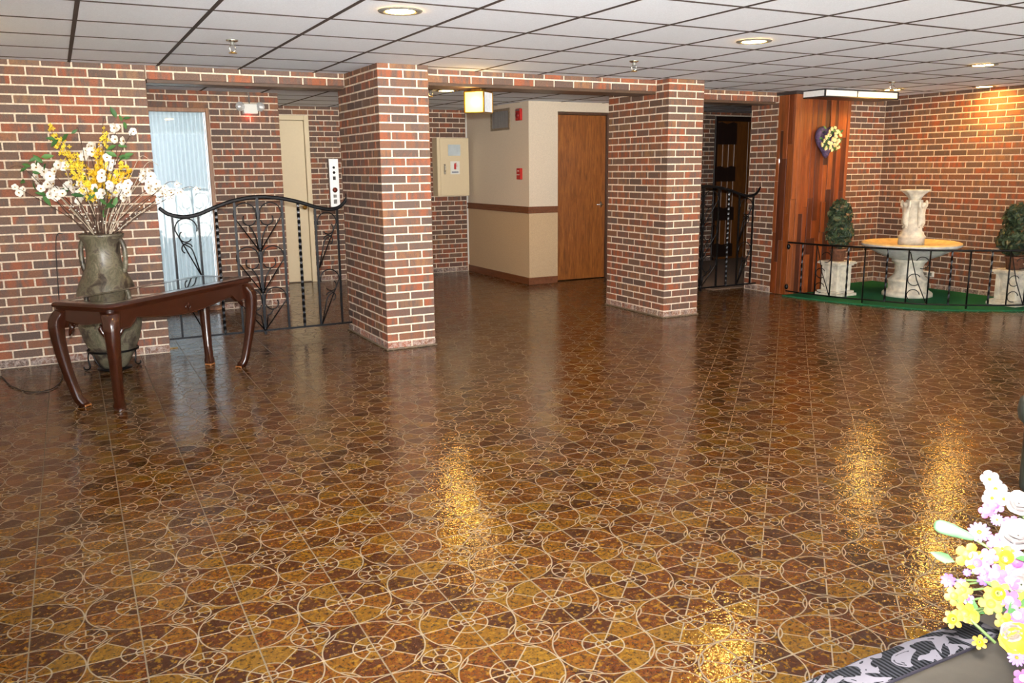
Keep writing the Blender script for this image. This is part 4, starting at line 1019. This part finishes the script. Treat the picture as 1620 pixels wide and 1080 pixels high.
MB().box(-.083, .083, .087, .09, -.195, -.032).obj('glass_panel', M['warmglow'], ln)
lamp('lantern_bulb', 'POINT', (0, -.14, -.11), 4.5, (1, .72, .34), ln, shadow_soft_size=.05)

# ------------------------------------------------------------------ CEILING FITTINGS
def downlight(x, y, label, e=2.5, spot=2.3, col=(1, .82, .58)):
    r = thing('recessed_downlight', label, 'light', (x, y, H), 0, 'round recessed ceiling lights')
    q = MB().lathe([(.075, -.001), (.078, -.006), (.092, -.009), (.112, -.006), (.116, -.001)], 32, caps=False); q.obj('trim_ring', M['grey'], r)
    MB().lathe([(0, -.004), (.077, -.004), (.077, -.001), (0, -.001)], 28).obj('lens', M['lampglow'], r)
    lamp('downlight_bulb', 'SPOT', (0, 0, -.03), e, col, r, spot_size=spot, spot_blend=.7, shadow_soft_size=.06)
downlight(1.482, -.385, 'round recessed downlight nearest the camera above the nearer pillar')
downlight(3.964, -.321, 'round recessed downlight in the middle of the ceiling')
downlight(6.707, -.078, 'round recessed downlight at the right, nearest the frame edge')
downlight(7.993, 1.818, 'round recessed downlight beside the sprinkler above the fountain')
downlight(8.62, 1.18, 'round recessed downlight close to the right brick wall', 16, 2.0, (1, .66, .28))
downlight(3.525, 3.71, 'round recessed downlight in the corridor behind the middle beam')
def sprinkler(x, y, label):
    r = thing('fire_sprinkler', label, 'sprinkler', (x, y, H), random.uniform(0, 3), 'chrome ceiling sprinklers')
    MB().lathe([(0, 0), (.038, 0), (.036, -.008), (.018, -.014), (0, -.014)], 20).obj('escutcheon', M['chrome'], r)
    MB().lathe([(0, -.012), (.012, -.012), (.012, -.03), (.009, -.034), (0, -.034)], 12).obj('body', M['grey'], r)
    m = MB()
    for s in (-1, 1): m.tube([(s * .01, 0, -.03), (s * .02, 0, -.045), (s * .018, 0, -.062), (0, 0, -.074)], .0035, 6)
    m.obj('frame_arm', M['chrome'], r)
    MB().lathe([(0, -.073), (.008, -.073), (.026, -.078), (.026, -.081), (0, -.081)], 16).obj('deflector', M['brass'], r)
sprinkler(.885, .99, 'chrome pendant sprinkler on the ceiling above the vase')
sprinkler(3.852, .853, 'chrome pendant sprinkler on the ceiling before the further pillar')
sprinkler(7.24, 1.22, 'chrome pendant sprinkler on the ceiling beside the fountain downlight')
sprinkler(3.3, 3.6, 'chrome pendant sprinkler in the corridor ceiling beside its downlight')
# valance light box over the planked wall
vb = thing('valance_light_box', 'white panelled ceiling light box with black frame over the planked wall', 'light', (7.16, 1.99, H - .088))
BL, BDp, BH = 1.16, .305, .086
MB().box(.012, BL - .012, .012, BDp, 0, .012).box(.012, BL - .012, .012, BDp, BH - .01, BH).obj('tray', M['walnut'], vb)
for (a, b, c_, d_, e_, f_) in ((0, BL, 0, .014, 0, .014), (0, BL, 0, .014, BH - .012, BH), (0, .02, 0, .014, 0, BH), (BL - .02, BL, 0, .014, 0, BH), (.49, .505, 0, .014, .01, BH - .01),
                               (0, .014, 0, BDp, 0, .014), (0, .014, 0, BDp, BH - .012, BH), (BL - .014, BL, 0, BDp, 0, BH)):
    MB().box(a, b, c_, d_, e_, f_, .002).obj('frame_bar', M['dark'], vb)
pw_ = plain('white_acrylic', (232, 234, 232), .3, var=.02)
MB().box(.02, .49, .004, .010, .014, BH - .012).obj('front_panel', pw_, vb); MB().box(.505, BL - .02, .004, .010, .014, BH - .012).obj('front_panel', pw_, vb); MB().box(.004, .010, .014, BDp, .014, BH - .012).obj('side_panel', pw_, vb)
# lantern outside the frame at the left that warms the ceiling
wl = thing('ceiling_lantern', 'amber ceiling lantern just left of the picture warming the ceiling', 'lantern', (-.95, 1.05, H - .002))
MB().lathe([(0, 0), (.06, 0), (.06, -.02), (.012, -.025), (.012, -.10), (0, -.10)], 20).obj('stem', M['brass'], wl)
MB().lathe([(.02, -.10), (.10, -.13), (.12, -.20), (.09, -.27), (0, -.28)], 24).obj('glass_bowl', M['warmglow'], wl)
lamp('lantern_bulb', 'POINT', (.0, -.0, -.06), 7, (1, .74, .3), wl, shadow_soft_size=.05)

# ------------------------------------------------------------------ FOREGROUND TABLE, RUNNER, FLOWERS
ft2 = thing('side_table', 'dark taupe side table at the lower right under the bright flowers', 'table', (1.15, -4.28, 0))
MB().box(-.62, .42, -.28, .285, .715, .746, .004).obj('top', M['table_top'], ft2)
for sx in (-.57, .37):
    for sy in (-.23, .23): MB().box(sx - .025, sx + .025, sy - .025, sy + .025, 0, .715, .004).obj('leg', M['walnut'], ft2)
MB().box(-.57, .37, -.24, -.22, .62, .715).box(-.57, .37, .22, .24, .62, .715).obj('apron', M['walnut'], ft2)
ru = MB(); yy = [-4.054, -4.03, -4.0, -3.993, -3.991, -3.991]; zz = [.7485, .7485, .7485, .743, .72, .60]
nx = 30; vs = []; fs = []
for i in range(nx + 1):
    x = .525 + (1.03 - .525) * i / nx
    for y, z in zip(yy, zz): vs.append((x, y + .0008 * math.sin(i * 1.3), z + .0006 * math.sin(i * .9)))
for i in range(nx):
    for k in range(5): q = i * 6 + k; fs.append((q, q + 6, q + 7, q + 1))
o = tag(ru.add(vs, fs).obj('table_runner', M['damask']), 'black and silver damask cloth runner along the side table edge', 'cloth')
s_ = o.modifiers.new('solid', 'SOLIDIFY'); s_.thickness = .002; s_.offset = 1
MB().box(.525, 1.03, -4.0565, -4.053, .7470, .7512, .001).obj('dark_hem', plain('dark_violet_hem', (24, 18, 30), .7), o)

fb = thing('flower_bouquet', 'bright yellow, white and lilac silk flower bouquet in the lower right corner', 'flowers', (1.175, -4.13, .746))
fbo = Vector((1.175, -4.13, .746))
PO = Vector((-.10, -.01, 0))
q = MB().lathe([(0, 0), (.055, 0), (.075, .05), (.082, .09), (.076, .095), (.068, .085), (0, .08)], 24); q.v = [(x + PO.x, y + PO.y, z) for x, y, z in q.v]; q.obj('pot', M['dark'], fb)
rb = random.Random(3)
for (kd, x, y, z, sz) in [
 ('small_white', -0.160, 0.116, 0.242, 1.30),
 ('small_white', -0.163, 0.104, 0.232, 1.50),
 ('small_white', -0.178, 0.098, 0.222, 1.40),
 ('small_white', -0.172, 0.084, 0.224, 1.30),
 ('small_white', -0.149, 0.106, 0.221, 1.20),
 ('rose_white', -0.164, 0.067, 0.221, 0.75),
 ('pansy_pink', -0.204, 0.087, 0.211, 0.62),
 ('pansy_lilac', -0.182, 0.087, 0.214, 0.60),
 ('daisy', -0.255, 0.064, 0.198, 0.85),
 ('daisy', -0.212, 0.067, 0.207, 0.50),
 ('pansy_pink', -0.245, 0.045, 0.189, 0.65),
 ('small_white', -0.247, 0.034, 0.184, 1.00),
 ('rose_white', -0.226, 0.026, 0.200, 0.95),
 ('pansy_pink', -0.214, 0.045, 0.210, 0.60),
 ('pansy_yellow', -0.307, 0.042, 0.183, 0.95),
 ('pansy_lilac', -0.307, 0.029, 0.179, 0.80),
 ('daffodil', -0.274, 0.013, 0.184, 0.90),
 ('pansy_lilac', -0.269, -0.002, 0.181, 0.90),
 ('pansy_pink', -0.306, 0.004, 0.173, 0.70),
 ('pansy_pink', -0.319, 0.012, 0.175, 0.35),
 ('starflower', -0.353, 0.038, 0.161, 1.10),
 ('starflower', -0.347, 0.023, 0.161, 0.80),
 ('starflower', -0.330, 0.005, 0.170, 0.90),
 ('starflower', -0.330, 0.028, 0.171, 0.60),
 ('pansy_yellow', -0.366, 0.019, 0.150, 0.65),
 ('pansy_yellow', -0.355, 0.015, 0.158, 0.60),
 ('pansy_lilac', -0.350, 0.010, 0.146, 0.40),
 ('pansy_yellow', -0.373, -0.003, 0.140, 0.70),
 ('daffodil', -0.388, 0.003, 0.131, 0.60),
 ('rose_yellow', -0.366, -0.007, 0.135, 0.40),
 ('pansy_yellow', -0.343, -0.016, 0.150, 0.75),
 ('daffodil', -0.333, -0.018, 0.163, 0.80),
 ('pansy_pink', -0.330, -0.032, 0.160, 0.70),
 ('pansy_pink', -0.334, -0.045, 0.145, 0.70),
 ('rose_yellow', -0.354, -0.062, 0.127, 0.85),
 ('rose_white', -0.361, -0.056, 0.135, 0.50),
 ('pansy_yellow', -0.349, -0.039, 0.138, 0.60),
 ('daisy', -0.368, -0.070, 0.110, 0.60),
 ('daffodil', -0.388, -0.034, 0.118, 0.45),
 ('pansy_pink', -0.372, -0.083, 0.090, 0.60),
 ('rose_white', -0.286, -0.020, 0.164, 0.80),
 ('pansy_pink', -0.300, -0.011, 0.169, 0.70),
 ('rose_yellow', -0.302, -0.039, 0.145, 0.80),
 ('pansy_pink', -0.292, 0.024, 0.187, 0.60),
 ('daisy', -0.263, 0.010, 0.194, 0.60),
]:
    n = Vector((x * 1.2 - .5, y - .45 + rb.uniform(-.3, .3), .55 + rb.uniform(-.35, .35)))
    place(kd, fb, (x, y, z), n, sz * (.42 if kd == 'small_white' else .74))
    if rb.random() < .75:
        a = PO + Vector((rb.uniform(-.04, .0), rb.uniform(-.03, .03), .08)); b = Vector((x, y, z)) - n.normalized() * .006
        MB().tube(smooth([tuple(a), tuple(a.lerp(b, .5) + Vector((0, 0, .02))), tuple(b)], 5), .0016, 5).obj('stem', M['stem'], fb)
MB().tube(smooth([(-.309, .095, .209), (-.300, .089, .206), (-.283, .079, .199), (-.268, .070, .192), (-.262, .067, .189)], 4), [.005, .007, .0085, .0095, .0098, .0098, .0095, .009, .008, .0075, .007, .006, .005, .0045, .004, .003, .002], 10).obj('closed_bud', M['bud'], fb)
MB().tube([(-.262, .067, .189), (-.16, .02, .12), (-.10, -.01, .08)], .002, 5).obj('stem', M['stem'], fb)
MB().tube([(-.366, .019, .150), (-.372, -.012, .131), (-.361, -.038, .111)], .0022, 5).obj('stem', M['stem'], fb)
for _ in range(34):
    a = rb.uniform(-.36, -.12); place('leaf', fb, (a, rb.uniform(-.06, .04), .1 + .1 * rb.random()), (rb.uniform(-1, .2), rb.uniform(-1, .3), rb.uniform(0, 1)), .6)

# tall glazed planter whose edge enters the frame at the right
pl = thing('floor_planter', 'dark grey green floor planter cut by the right frame edge', 'planter', (3.672, -2.69, 0))
MB().lathe([(0, 0), (.145, 0), (.15, .02), (.153, .28), (.16, .305), (.18, .325), (.188, .365), (.182, .41), (.165, .43), (.15, .42), (.14, .34), (.135, .20), (0, .19)], 40).obj('body', M['planter'], pl)
MB().lathe([(0, .32), (.07, .335), (.137, .325), (.136, .30), (0, .29)], 24).obj('soil', M['bark'], pl)
